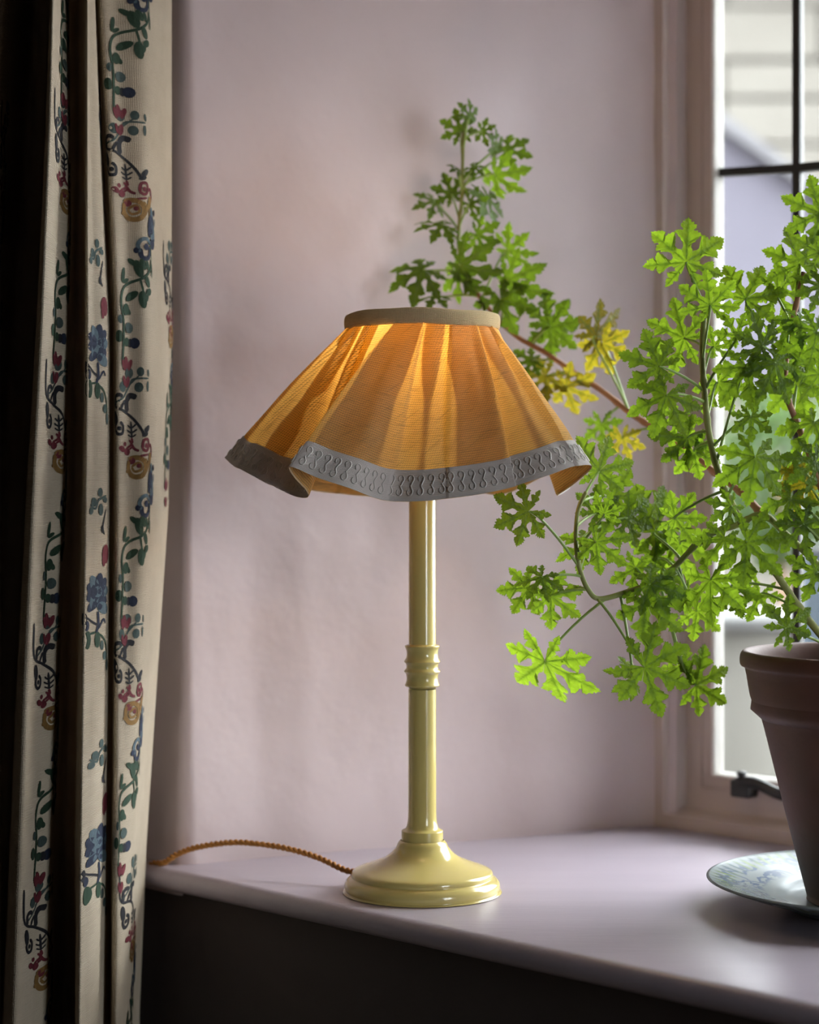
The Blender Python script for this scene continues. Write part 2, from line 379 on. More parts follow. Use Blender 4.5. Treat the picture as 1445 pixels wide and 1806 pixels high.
plaster_strip('wall_right', path, -0.03, ZS + .02, M['plaster'], .003, 30, 'mauve plaster wall and reveal on the other side of the window')
# wall under the sill, wall above, soffit
def quadgrid(name, a, b, c, d, nu, nv, mat, amp, nrm):
    v = []
    for i in range(nu + 1):
        for j in range(nv + 1):
            p = (a * (1 - i / nu) + b * (i / nu)) * (1 - j / nv) + (d * (1 - i / nu) + c * (i / nu)) * (j / nv)
            v.append(p + nrm * noise.noise(p * 3) * amp)
    return mk(name, v, grid_faces(nu + 1, nv + 1), mat)
nroom = SN(0, -1, 0)
struct(quadgrid('wall_front', SN(S_MIN, NW, ZF), SN(S_MAX, NW, ZF), SN(S_MAX, NW, -.021), SN(S_MIN, NW, -.021), 40, 12, M['under'], .003, nroom), 'wall below the window sill with its shade painted dark', 'wall')
struct(quadgrid('wall_top', SN(S_MIN, NW, ZS + .015), SN(S_MAX, NW, ZS + .015), SN(S_MAX, NW, ZC), SN(S_MIN, NW, ZC), 30, 8, M['plaster'], .003, nroom), 'mauve plaster wall above the window recess', 'wall')
struct(quadgrid('ceiling_recess', SN(SL0, NW, ZS), SN(SL1, NOUT, ZS), SN(SR1, NOUT, ZS), SN(SR0, NW, ZS), 12, 20, M['plaster'], .002, Vector((0, 0, -1))), 'mauve plaster soffit of the window recess', 'ceiling')
# the rest of the room
for nm, a, b, lab, cat, mt in (
    ('floor', [SN(S_MIN, N_MIN, ZF), SN(S_MAX, N_MIN, ZF), SN(S_MAX, NW, ZF), SN(S_MIN, NW, ZF)], None, 'dark boarded room floor', 'floor', 'floor'),
    ('ceiling', [SN(S_MIN, N_MIN, ZC), SN(S_MIN, NW, ZC), SN(S_MAX, NW, ZC), SN(S_MAX, N_MIN, ZC)], None, 'dim room ceiling', 'ceiling', 'room'),
    ('wall_back', [SN(S_MIN, N_MIN, ZF), SN(S_MIN, N_MIN, ZC), SN(S_MAX, N_MIN, ZC), SN(S_MAX, N_MIN, ZF)], None, 'dim wall on the far side of the room', 'wall', 'room'),
    ('wall_side', [SN(S_MIN, N_MIN, ZF), SN(S_MIN, NW, ZF), SN(S_MIN, NW, ZC), SN(S_MIN, N_MIN, ZC)], None, 'dim side wall beyond the curtain', 'wall', 'room')):
    struct(mk(nm, a, [(0, 1, 2, 3)], M[mt], smooth_=False), lab, cat)

W_FILL = (.45, 1.18, -.15, .95)            # unseen second window added as front fill light, in the right side wall: n0, n1, z0, z1
v, f = [], []
for (n_, z_) in ((N_MIN, ZF), (NW, ZF), (NW, ZC), (N_MIN, ZC), (W_FILL[0], W_FILL[2]), (W_FILL[1], W_FILL[2]), (W_FILL[1], W_FILL[3]), (W_FILL[0], W_FILL[3])):
    v.append(SN(S_MAX, n_, z_))
for k in range(4): v.append(v[4 + k] + SN(.22, 0, 0))
f = [(k, (k + 1) % 4, 4 + (k + 1) % 4, 4 + k) for k in range(4)] + [(4 + k, 4 + (k + 1) % 4, 8 + (k + 1) % 4, 8 + k) for k in range(4)]
struct(mk('wall_end', v, f, M['room'], smooth_=False), 'dim side wall with an added window for fill light', 'wall')
win_fill = empty('window_fill', SN(S_MAX + .15, .6, 0), 'unseen casement window added in the side wall for fill light', 'window'); win_fill['kind'] = 'structure'
for (n0, n1) in ((W_FILL[0], .815), (.815, W_FILL[1])):
    e = .05
    mk('casement', *merge(box_sn(S_MAX + .13, S_MAX + .17, n0, n0 + e, W_FILL[2], W_FILL[3]), box_sn(S_MAX + .13, S_MAX + .17, n1 - e, n1, W_FILL[2], W_FILL[3]), box_sn(S_MAX + .13, S_MAX + .17, n0 + e, n1 - e, W_FILL[2], W_FILL[2] + e), box_sn(S_MAX + .13, S_MAX + .17, n0 + e, n1 - e, W_FILL[3] - e, W_FILL[3])), M['frame'], win_fill, smooth_=False)
    mk('pane', *box_sn(S_MAX + .149, S_MAX + .151, n0 + e, n1 - e, W_FILL[2] + e, W_FILL[3] - e), M['glass'], win_fill, smooth_=False)

# sill board with a bullnose front and a horn past the arris
def sill():
    R = .0105; NS = NW - .0205            # nose centre line
    prof = [(NF + .03, 0.0)]              # (n, z)
    for k in range(9):
        a = math.pi / 2 + math.pi * k / 8
        prof.append((NS + R * math.cos(a), -R + R * math.sin(a)))
    prof.append((NF + .03, -2 * R))
    s0, s1 = SL0 - .062, SR0 + .062
    v, f = [], []
    ss = [s0, s0 + .003, s0 + .010, s0 + .022] + [lerp(s0 + .03, s1 - .03, i / 30) for i in range(31)] + [s1 - .022, s1 - .010, s1 - .003, s1]
    for s in ss:
        e = min(s - s0, s1 - s); k = clamp(e / .022); shr = (1 - math.sqrt(max(0, 1 - (1 - k) ** 2))) * .012
        for (n, z) in prof:
            zz = z + (shr * .3 if z < -R else -shr * .3 if z > -R else 0) * (1 if n < NF else 1)
            w = noise.noise(Vector((s * 5, n * 4, 3.))) * .0008
            v.append(SN(s, n + (shr if n < NW else 0), zz + w))
    m = len(prof); f = grid_faces(len(ss), m, cv=True)
    f.append(tuple(range(m))); f.append(tuple(len(v) - m + k for k in range(m))[::-1])
    return v, f
# horns stop at the wall face: keep the horn only in front of the wall by notching the board (two pieces in one board)
def sill_notched():
    v, f = sill()
    return v, f
v, f = sill()
struct(mk('trim_1', v, f, M['sill']), 'mauve painted window sill board with a rounded nose', 'sill')

# ------------------------------------------------------------------ window
win = empty('window_1', SN(-.36, NF, 0.014), 'mauve painted casement window with dark leaded bars', 'window'); win['kind'] = 'structure'
def frame_loop(prof, sl, sr, zb, zt):
    """prof: (inset, n) points; swept with mitres round the rectangle"""
    v = []
    for c in range(4):
        for (d, n) in prof:
            s = sl + d if c in (0, 3) else sr - d
            z = zb + d if c in (0, 1) else zt - d
            v.append(SN(s, NF + n, z))
    return v, grid_faces(4, len(prof), cu=True)
ov = [(0.0006 + .0064 * (1 - math.cos(a)), .010 + .018 * math.sin(a)) for a in [math.pi / 2 * k / 6 for k in range(7)]]
prof_f = [(-.05, .0), (-.0005, .0), (0, .0008), (0, .008), (.0005, .0095)] + ov + [(.0072, .09)]
mid = -.85
for (a, b) in [(-1.3521 + k * .502, -1.3521 + k * .502 + .478) for k in range(4)]:
    pr = prof_f if a < -1 else prof_f
    o = mk('frame', *frame_loop([(d if d > -.01 else -.012, n) if True else 0 for d, n in pr] if False else pr, a, b, .014, .955), M['frame'], win)
    for p in o.data.polygons: p.use_smooth = False
    cz = [(.0068, .030), (.028, .030), (.0285, .0315), (.030, .0315), (.0305, .030), (.041, .030), (.042, .031), (.042, .046)]
    cs = mk('casement', *frame_loop(cz, a, b, .014, .955), M['frame'], win)
    for p in cs.data.polygons: p.use_smooth = False
    pt = mk('putty', *frame_loop([(.0421, .0315), (.0435, .033), (.0455, .046), (.0425, .047)], a, b, .014, .955), M['putty'], cs, smooth_=False)
    # panes between the cames
    g0, g1 = a + .0425, b - .0425; zb, zt = .0565, .9125
    cols = [g0 + (g1 - g0) * k / 4 for k in range(5)]; zr = .697
    ng = NF + .045
    for k in range(4):
        for (z0, z1) in ((zb, zr), (zr, zt)):
            pv = box_sn(cols[k] + .001, cols[k + 1] - .001, ng - .001, ng + .001, z0 + .001, z1 - .001)
            mk('pane', *pv, M['glass'], win, smooth_=False)
    for k in range(1, 4):
        c = cols[k]
        bevel(mk('lead_came', *box_sn(c - .0048, c + .0048, ng - .005, ng + .005, zb, zt), M['lead'], win), .002)
    # the horizontal came sags a little, as old leading does
    hv = []
    for i in range(9):
        s = lerp(g0, g1, i / 8); z = zr - .0085 + .022 * smooth(g0, g0 + .22, s) * 0 + .0075 * min(1, (g0 + .12 - s) / .12 * -1 + 1) * -1 + .0115
        for (dn, dz) in ((-.006, -.0042), (-.006, .0042), (.006, .0042), (.006, -.0042)): hv.append(SN(s, ng + dn, z + dz))
    mk('lead_came', hv, grid_faces(9, 4, cv=True), M['lead'], win, smooth_=False)
# mullion cover between both lights is the doubled frame; head and jamb packing against the masonry
struct(mk('wall_outer', *merge(box_sn(-3.2, SL1 + .004, NF + .05, NOUT + .002, -1.4, 5.6), box_sn(SR1 - .004, 2.4, NF + .05, NOUT + .002, -1.4, 5.6),
       box_sn(SL1, SR1, NF + .05, NOUT + .002, .975, 5.6), box_sn(SL1, SR1, NF + .05, NOUT + .06, -1.4, .0)), M['stone'], smooth_=False), 'outer stone face of the house wall', 'wall')
struct(mk('trim_2', *merge(box_sn(SL1 - .02, -1.395, NF + .012, NOUT, -.02, 1.0), box_sn(.66, SR1 + .03, NF, NOUT, -.02, 1.0), box_sn(SL1, SR1, NF, NOUT, .99, 1.03)), M['frame'], smooth_=False), 'mauve packing boards round the window frame', 'trim')
portal(-1.36, .64, .02, .95, NOUT + .02)
l2 = bpy.data.lights.new('window_portal', 'AREA'); l2.shape = 'RECTANGLE'; l2.size = .73; l2.size_y = 1.1; l2.cycles.is_portal = True
l2o = bpy.data.objects.new('window_portal', l2); col.objects.link(l2o); l2o.location = SN(S_MAX + .2, .815, .40); l2o.rotation_euler = SN(-1, 0, 0).to_track_quat('-Z', 'Y').to_euler()  # portal for the added fill window

# casement stay on the bottom rail
st = empty('window_stay', PX(1335, 1392, 2.16), 'black iron casement stay on the bottom rail of the window', 'window stay')
def along(s, n, z): return SN(s, NF + n, z)
s_a = -1.262
mk('plate', *box_sn(s_a - .012, s_a + .16, NF + .0265, NF + .0305, .030, .046), M['frame'], st, smooth_=False)
bevel(mk('pivot', *box_sn(s_a - .009, s_a + .013, NF + .008, NF + .030, .040, .058), M['iron'], st), .002)
pts = [along(s_a - .004, .014, .054), along(s_a + .02, .012, .057), along(s_a + .05, .012, .049), along(s_a + .09, .012, .046), along(s_a + .2, .012, .046), along(s_a + .24, .010, .050)]
ph = spline(pts, 6); mk('arm', *tube(ph, [.0062] * len(ph), 8), M['iron'], st)
v, f = lathe(fine([(.0, .0), (.005, .0), (.006, .003), (.004, .005), (.006, .008), (.004, .010), (0, .011)], 3), along(s_a + .002, .014, .057), 12); mk('knob', v, f, M['iron'], st)
bevel(mk('peg', *box_sn(s_a + .118, s_a + .128, NF + .006, NF + .03, .044, .068), M['iron'], st), .002)

# ------------------------------------------------------------------ table lamp
LX, LY = 0.0114, 1.826
lamp = empty('table_lamp', (LX, LY, 0), 'cream lacquered table lamp with a pleated ochre linen shade', 'lamp')
LC = (LX, LY, 0)
base_p = [(0, .0005), (.066, .0005), (.0685, .002), (.0697, .0055), (.0690, .0095), (.0665, .0125), (.0640, .0138), (.0632, .0145), (.0634, .0160), (.0628, .0185), (.0600, .0205),
          (.052, .0235), (.044, .0265), (.035, .0305), (.0285, .0350), (.0240, .0400), (.0215, .0450), (.0195, .0470)]
v, f = lathe(fine(base_p, 4), LC, 96); mk('base', v, f, M['cream'], lamp)
coll = [(.0175, .0445), (.0186, .046), (.0186, .0545), (.0180, .0558), (.0150, .0575), (.0136, .061), (.0128, .066), (.0126, .072)]
v, f = lathe(fine(coll, 3), LC, 64); mk('collar', v, f, M['cream'], lamp)
v, f = lathe([(.0126, .07), (.0125, .12), (.0124, .182)], LC, 64); mk('column', v, f, M['cream'], lamp)
rings = [(.0122, .1830), (.0128, .1836), (.0152, .1846), (.0156, .1858), (.0150, .1870), (.0142, .1895), (.0140, .1925), (.0146, .1955), (.0160, .1972), (.0162, .1980), (.0158, .1988),
         (.0144, .2004), (.0142, .2022), (.0146, .2044), (.0160, .2060), (.0162, .2069), (.0157, .2077), (.0145, .2100), (.0140, .2135), (.0144, .2168), (.0152, .2190), (.0156, .2201), (.0152, .2210), (.0130, .2216), (.0122, .2222)]
v, f = lathe(fine(rings, 3), LC, 64); mk('turned_rings', v, f, M['cream'], lamp)
v, f = lathe([(.0122, .2215), (.0121, .30), (.0120, .415), (.0110, .418), (0, .418)], LC, 64); mk('column', v, f, M['cream'], lamp)
v, f = lathe(fine([(0, .418), (.013, .418), (.0135, .425), (.0135, .447), (.0150, .449), (.0150, .453), (.012, .455), (0, .455)], 2), LC, 32); mk('bulb_holder', v, f, M['brass'], lamp)
v, f = lathe(fine([(.0, .454), (.010, .455), (.012, .462), (.021, .476), (.0225, .487), (.017, .499), (.008, .5045), (0, .505)], 4), LC, 32); mk('bulb', v, f, M['bulb'], lamp)

# shade: hem plan (relative to the lamp axis) against the angle at the top ring
RT, ZT, SLANT = .0672, .5065, .160
hem = [  # (angle on top ring, hem x, hem y)
    (186, -.176, -.004), (196, -.166, -.030), (208, -.146, -.050), (222, -.1160, -.044), (234, -.1010, -.058), (244, -.1000, -.088), (250, -.1115, -.121), (257, -.090, -.124), (264, -.060, -.122), (272, -.031, -.104),
    (280, .000, -.107), (292, .021, -.113), (303, .052, -.116), (313, .076, -.116), (322, .099, -.116), (330, .126, -.107), (337, .1440, -.083), (344, .1340, -.060), (353, .1200, -.018), (364, .134, .030), (376, .1560, .068),
    (388, .132, .108), (402, .078, .098), (418, .050, .125), (436, .010, .160), (450, -.025, .118), (466, -.052, .108), (482, -.080, .098), (497, -.108, .082), (512, -.140, .082), (526, -.164, .060), (536, -.160, .030)]
NH = len(hem); PER = 24
def hem_at(t):
    i = int(math.floor(t)); u = t - i
    P = [hem[(i + k) % NH] for k in (-1, 0, 1, 2)]; W_ = [(i + k) // NH * 360 for k in (-1, 0, 1, 2)]
    th = [P[k][0] + W_[k] for k in range(4)]
    return (lerp(th[1], th[2], u), cr(P[0][1], P[1][1], P[2][1], P[3][1], u), cr(P[0][2], P[1][2], P[2][2], P[3][2], u))
ridges = [(6.0, .0030, -1), (9.0, .0055, 1), (11.0, .0045, -1), (13.1, .0055, 1), (15.2, .0050, -1), (2.4, .0040, 1), (3.4, .0035, 1), (1.3, .0035, 1), (19, .004, 1), (21, .004, -1), (24, .005, 1), (27, .005, -1), (30, .004, 1)]
def shade_pt(t, v, off=0.0):
    th, hx, hy = hem_at(t); a = math.radians(th)
    r = math.hypot(hx, hy); zh = ZT - math.sqrt(max(.0004, SLANT ** 2 - (r - RT) ** 2))
    tx, ty = RT * math.cos(a), RT * math.sin(a)
    w = v + .05 * math.sin(math.pi * v)
    k = lerp(w, v, .6)
    # folds open gradually: round the plan near the top
    x, y, z = lerp(tx, hx, k), lerp(ty, hy, k), lerp(ZT, zh, v)
    rr = math.hypot(x, y); e = 0
    for (c, am, wd) in ridges:
        d = (t - c + NH / 2) % NH - NH / 2; d *= wd
        if abs(d) < 2.2:
            g = -.95 * math.exp(-(d / .6) ** 2) if d > 0 else .8 * math.exp(-(d / .5) ** 2)
            e += am * g * (.35 + .65 * smooth(0, .25, v)) * (1 - .75 * smooth(.62, .98, v))
    e -= .0012 + .0008 * math.sin(3 * t) * v
    e += .0045 * noise.noise(Vector((t * .55, v * 1.3, 4.0))) * smooth(0, .3, v) * (1 - .6 * smooth(.8, 1, v)) + .0016 * noise.noise(Vector((t * 1.7, v * 3.0, 9.0))) * smooth(0, .2, v) * (1 - smooth(.7, .85, v))
    e += off
    q = (rr + e) / rr
    return Vector((LX + x * q, LY + y * q, z))
def strip(v0, v1, nv, off):
    V, UV = [], []
    nt_ = NH * PER; u = 0; prev = None
    for i in range(nt_ + 1):
        t = i / PER
        pm = shade_pt(t, .8)
        if prev is not None: u += (pm - prev).length
        prev = pm
        for j in range(nv + 1):
            v_ = lerp(v0, v1, j / nv); V.append(shade_pt(t, v_, off)); UV.append((u * (.45 + .55 * v_ / .8), v_ * SLANT))
    return V, grid_faces(nt_ + 1, nv + 1), UV, u
V, F, UV, U_ = strip(0, 1, 26, 0)
shade = mk('shade', V, F, M['shade'], lamp, uvs=UV); tag(shade, 'pleated ochre linen shade with a scalloped hem')
v, f = lathe(fine([(.0668, .5030), (.0690, .5035), (.0698, .5070), (.0700, .5110), (.0692, .5150), (.0674, .5168), (.0655, .5160), (.0650, .511), (.0652, .504)], 2), LC, 128,
             lambda a, z: .0006 * math.sin(3 * a + 1) + .0004 * math.sin(7 * a))
tb = mk('shade_band', v, f, M['shade_band'], lamp, uvs=[(math.atan2(p[1] - LY, p[0] - LX) * .068, p[2]) for p in v]); tag(tb, 'beige cloth binding round the shade top')
# cloth doubled under inside the pleats: wide where they are stitched down at the top, narrower below
for (tc_, h0, h1) in ((.5, .55, .35), (2.0, .7, .35), (3.6, .6, .4), (7.45, 1.45, 1.05), (9.9, .75, .12), (12.1, 1.2, .85), (14.4, .95, .15), (16.2, .75, .55), (20, 1.2, .8), (24, 1.5, .8), (28, 1.5, .8)):
    V, UV = [], []
    for i in range(41):
        for j in range(17):
            v_ = lerp(0, .95, j / 16); h = lerp(h0, h1, smooth(.05, .55, v_)) + .10 * noise.noise(Vector((tc_, v_ * 5, 2.)))
            t = tc_ + h * lerp(-1, 1, i / 40); V.append(shade_pt(t, v_, -.0024)); UV.append((t * .03, v_ * SLANT))
    mk('pleat_underlay', V, grid_faces(41, 17), M['shade'], shade, uvs=UV)
V, F, UV, U_ = strip(.835, 1.006, 5, .0011)
trim = mk('shade_trim', V, F, M['trim'], lamp, uvs=UV); tag(trim, 'grey braid trim along the shade hem')
V, F, UV, U2 = strip(.99, 1.008, 2, .0004)
mk('hem_edge', V, F, M['shade_band'], trim, uvs=UV)
# raised scroll loops on the braid, in two mirrored rows
def loop_mesh():
    pts = []
    for k in range(9):
        a = math.radians(-60 + 300 * k / 8); r = .0030 - .0011 * k / 8
        pts.append(Vector((r * math.cos(a), .0004 + r * 1.25 * math.sin(a), .0004)))
    pts.insert(0, Vector((.0005, -.0055, .0002)))
    v, f = tube(pts, [.0006] * len(pts), 3, cap=False)
    me = bpy.data.meshes.new('embroidered_loop'); me.from_pydata([tuple(p) for p in v], [], f); me.update(); me.materials.append(M['loop'])
    me.polygons.foreach_set('use_smooth', [True] * len(f)); return me
lm = loop_mesh()
acc, prev, tt, step = 0, shade_pt(0, .92), 0, .0090
n_l = 0; OT = Vector(trim['_org'])
while tt < NH and n_l < 298:
    tt += .01; p = shade_pt(tt, .92); acc += (p - prev).length; prev = p
    if acc >= step:
        acc -= step
        for sg in (1, -1):
            v_ = .92 - sg * .033
            c = shade_pt(tt, v_, .0014); du = (shade_pt(tt + .02, v_, .0014) - c).normalized(); dv = (shade_pt(tt, v_ - .02, .0014) - c).normalized()
            nn = du.cross(dv)
            if nn.length < .2: continue
            nn.normalize(); out_ = Vector((c.x - LX, c.y - LY, 0))
            if nn.dot(out_) < 0 and False: nn = -nn
            dv = nn.cross(du).normalized()
            Mx = Matrix((( du.x, dv.x * sg, nn.x, c.x - OT.x), (du.y, dv.y * sg, nn.y, c.y - OT.y), (du.z, dv.z * sg, nn.z, c.z - OT.z), (0, 0, 0, 1)))
            o = bpy.data.objects.new('embroidered_loop', lm); col.objects.link(o); o.parent = trim; o.matrix_local = Mx; n_l += 1
# carrier: ring and three spokes inside the top
parts = [tube([Vector((LX + .064 * math.cos(a), LY + .064 * math.sin(a), .509)) for a in [2 * math.pi * k / 40 for k in range(41)]], .0012, 6)]
for k in range(3):
    a = 2 * math.pi * k / 3 + .4
    parts.append(tube([Vector((LX + .064 * math.cos(a), LY + .064 * math.sin(a), .509)), Vector((LX + .035 * math.cos(a), LY + .035 * math.sin(a), .478)), Vector((LX + .0145 * math.cos(a), LY + .0145 * math.sin(a), .451))], .0012, 6))
mk('shade_carrier', *merge(*parts), M['brass'], lamp)
# twisted two-core flex
cpts = [Vector((-.046, 1.852, .013)), Vector((-.060, 1.861, .0140)), PX(560, 1512, 1.878), PX(500, 1495, 1.893), PX(430, 1486, 1.908), PX(385, 1488, 1.920), PX(340, 1496, 1.934), PX(310, 1508, 1.944), PX(288, 1522, 1.954), Vector((-.2500, 1.968, -.002)),
        Vector((-.2620, 1.972, -.030)), Vector((-.266, 1.972, -.08)), Vector((-.268, 1.975, -.2)), Vector((-.27, 1.975, -.5)), Vector((-.27, 1.97, -.80))]
cp = spline(cpts, 16)
tw = []
for ph0 in (0, math.pi):
    q, d_ = [], 0
    for i, p in enumerate(cp):
        if i: d_ += (p - cp[i - 1]).length
        dr = (cp[min(i + 1, len(cp) - 1)] - cp[max(i - 1, 0)]).normalized(); a1 = dr.cross(Vector((.3, .8, .5))).normalized(); a2 = dr.cross(a1)
        an = ph0 + d_ / .011 * 2 * math.pi; q.append(p + (a1 * math.cos(an) + a2 * math.sin(an)) * .0015)
    tw.append(tube(q, .0017, 6))
flex = mk('flex', *merge(*tw), M['cord'], lamp); tag(flex, 'twisted ochre fabric flex')

# ------------------------------------------------------------------ curtain
KY = [0, 300, 600, 900, 1200, 1500, 1806]
CC = [([303, 303, 303, 297, 277, 258, 246], .028), ([288, 289, 290, 284, 265, 248, 237], .055), ([255, 258, 262, 258, 246, 233, 224], .090), ([206, 220, 230, 228, 222, 214, 209], .118),
      ([172, 190, 205, 204, 202, 199, 197], .125), ([168, 183, 200, 200, 199, 196, 194], .095), ([165, 176, 190, 190, 188, 185, 182], .132), ([158, 160, 166, 164, 160, 155, 152], .158), ([153, 152, 151, 147, 141, 136, 133], .168),
      ([150, 149, 148, 144, 137, 131, 128], .040), ([128, 130, 126, 120, 110, 102, 98], .036), ([118, 124, 121, 114, 103, 94, 88], .150), ([108, 109, 101, 89, 77, 67, 59], .192), ([93, 82, 67, 49, 33, 21, 9], .225),
      ([88, 74, 58, 40, 24, 12, 0], .050), ([60, 40, 20, 5, -10, -20, -30], .030), ([48, 28, 8, -8, -22, -36, -46], .130), ([20, 0, -25, -40, -60, -75, -90], .22), ([-10, -30, -60, -80, -100, -115, -130], .19),
      ([-50, -70, -95, -110, -125, -140, -150], .04), ([-95, -110, -140, -150, -170, -180, -190], .16), ([-150, -160, -190, -200, -220, -230, -240], .06)]
def ctl(k, z):
    k = max(0, min(len(CC) - 1, k)); y = HOR - (z - CAMZ) * FPX / 1.93
    px = interp(KY, CC[k][0], y); n = NW - .012 - CC[k][1] * (1 + .12 * noise.noise(Vector((k * 3.1, z * 1.3, 0))))
    t = (px - CX) / FPX; Y = n * R2 / (1 + t)
    return Vector((t * Y, Y, z))
def curt(c, z):
    i = int(math.floor(c)); u = c - i
    return cr(ctl(i - 1, z), ctl(i, z), ctl(i + 1, z), ctl(i + 2, z), u)
CZ0, CZ1, CNZ = -.81, 1.62, 120
NCOL = (len(CC) - 1) * 12
ref = [curt(i / 12, .35) for i in range(NCOL + 1)]; arc = [0]
for i in range(NCOL): arc.append(arc[-1] + (ref[i + 1] - ref[i]).length)
def c_of_w(w):
    if w <= 0: return w / (arc[1]) / 12
    for i in range(NCOL):
        if w <= arc[i + 1]: return (i + (w - arc[i]) / (arc[i + 1] - arc[i])) / 12
    return NCOL / 12
V, UV = [], []
for i in range(NCOL + 1):
    for j in range(CNZ + 1):
        z = lerp(CZ0, CZ1, j / CNZ); V.append(curt(i / 12, z)); UV.append((arc[i], z))
curtain = mk('curtain', V, grid_faces(NCOL + 1, CNZ + 1), M['curtain'], loc=(ref[NCOL // 3].x, ref[NCOL // 3].y, CZ0), uvs=UV)
tag(curtain, 'cream linen curtain embroidered with flowering vines, hanging beside the window', 'curtain')
# embroidery: each spray is a thin raised piece that follows the cloth
UNIT = .1735e-3 * 1.1
def ell(cx, cy, rx, ry, rot, c): return ('e', cx, cy, rx, ry, rot, c)
def strk(pts, w, c): return ('s', pts, w, c)
A = [strk([(515, 590), (520, 720), (545, 760), (600, 780), (650, 805), (690, 850), (715, 895)], 11, 'K'), strk([(545, 745), (600, 715), (640, 660), (662, 630), (740, 625)], 8, 'T'), strk([(640, 660), (690, 610)], 6, 'T'),
     ell(635, 602, 21, 24, 0, 'T'), ell(693, 595, 14, 19, 0, 'T'), ell(738, 600, 7, 16, 10, 'T'), ell(735, 662, 8, 22, 0, 'T'), ell(593, 668, 19, 22, 0, 'T'), ell(686, 668, 17, 20, 0, 'T'),
     strk([(625, 785), (622, 735), (645, 708), (676, 716)], 24, 'K'), strk([(550, 760), (548, 718), (572, 706), (590, 716)], 16, 'K'), strk([(580, 770), (600, 740), (612, 735)], 12, 'K'),
     ell(548, 815, 15, 32, 10, 'K'), strk([(560, 830), (548, 860), (565, 888), (592, 882), (595, 850), (575, 832)], 13, 'K'), ell(573, 862, 9, 9, 0, 'K'),
     strk([(650, 828), (656, 905)], 8, 'K'), strk([(630, 845), (652, 858), (676, 840)], 7, 'K'), strk([(626, 868), (654, 880), (680, 864)], 7, 'K'), strk([(632, 890), (655, 900), (676, 888)], 6, 'K'),
     ell(735, 862, 22, 12, 35, 'K'), ell(722, 888, 18, 9, 20, 'K'),
     ell(590, 957, 18, 12, -20, 'R'), ell(626, 970, 18, 15, 0, 'R'), ell(610, 934, 10, 9, 0, 'R'), strk([(620, 955), (655, 935), (640, 915)], 9, 'R'), strk([(650, 925), (668, 955), (690, 965)], 11, 'R'), strk([(640, 960), (662, 945)], 8, 'R'),
     strk([(705, 955), (712, 915), (745, 912), (752, 945), (728, 965), (705, 955)], 12, 'R'), ell(730, 940, 10, 10, 0, 'R'), strk([(760, 945), (770, 935), (785, 960), (778, 1000)], 12, 'R'), strk([(655, 905), (660, 930)], 10, 'R'), strk([(690, 990), (745, 980)], 9, 'R'),
     strk([(640, 1010), (636, 1050), (658, 1082), (695, 1085), (722, 1060), (720, 1020), (690, 998), (655, 1000), (640, 1012)], 20, 'G'), strk([(655, 1040), (690, 1020), (702, 1050), (672, 1062), (656, 1042)], 10, 'G'), ell(655, 1012, 16, 14, 0, 'R'), ell(690, 1035, 9, 9, 0, 'R'), ell(628, 1062, 9, 7, 0, 'G'),
     ell(738, 1040, 9, 30, -25, 'G'), ell(766, 1000, 13, 26, -10, 'G'), strk([(722, 1000), (755, 1030), (768, 1068)], 8, 'G'),
     ell(792, 1075, 14, 50, 8, 'L'), ell(768, 1110, 17, 48, -8, 'B'), ell(800, 1120, 18, 50, 10, 'B'), ell(815, 1140, 10, 34, 14, 'L'), ell(796, 1190, 24, 26, 0, 'B'), ell(790, 1160, 14, 14, 0, 'L'), ell(823, 1043, 8, 14, 0, 'B'), ell(828, 1090, 6, 18, 0, 'L'),
     strk([(700, 1240), (694, 1205), (712, 1178), (745, 1176), (765, 1200)], 15, 'L'), strk([(702, 1222), (710, 1262), (742, 1266), (764, 1240), (760, 1210)], 18, 'B'), ell(735, 1212, 14, 14, 0, 'B'), ell(686, 1232, 9, 12, 0, 'B'), strk([(772, 1200), (776, 1270)], 8, 'E'),
     strk([(776, 1265), (765, 1315), (710, 1362), (650, 1388), (608, 1420), (592, 1480), (604, 1560), (602, 1660), (594, 1760)], 11, 'E'), strk([(700, 1365), (712, 1420), (715, 1440)], 8, 'E'),
     ell(672, 1290, 24, 11, -35, 'E'), ell(695, 1318, 16, 36, 15, 'E'), ell(716, 1296, 12, 24, 25, 'E'), ell(742, 1300, 9, 24, 20, 'E'), ell(782, 1320, 6, 30, 5, 'E'), ell(740, 1376, 13, 26, 25, 'E'), ell(660, 1448, 32, 15, 35, 'E'), ell(712, 1462, 17, 36, 5, 'E'), ell(750, 1424, 20, 15, 20, 'E'), ell(736, 1445, 8, 22, -10, 'E'), ell(614, 1352, 10, 32, -12, 'E'), ell(630, 1378, 18, 8, 30, 'E'),
     ell(625, 1512, 18, 24, -10, 'E'), ell(642, 1520, 10, 16, 30, 'E'), ell(640, 1598, 21, 22, 0, 'T'), ell(624, 1664, 16, 18, 0, 'E'), ell(672, 1668, 20, 22, 0, 'B'), ell(648, 1668, 12, 18, 0, 'K'), ell(576, 1640, 14, 24, 0, 'E'), ell(584, 1560, 10, 18, 0, 'T'),
     strk([(594, 1750), (610, 1775), (640, 1760)], 10, 'R'), ell(622, 1760, 12, 26, 10, 'R'), ell(648, 1770, 10, 24, -20, 'R'), ell(604, 1772, 10, 24, 20, 'R'), ell(632, 1850, 12, 24, -15, 'R'), ell(608, 1846, 9, 22, 15, 'R')]
Bm = []
for k in range(9):
    a = 2 * math.pi * k / 9; Bm.append(ell(48 * math.cos(a), 44 * math.sin(a), 36, 22, -math.degrees(a), 'B' if k % 3 else 'L'))
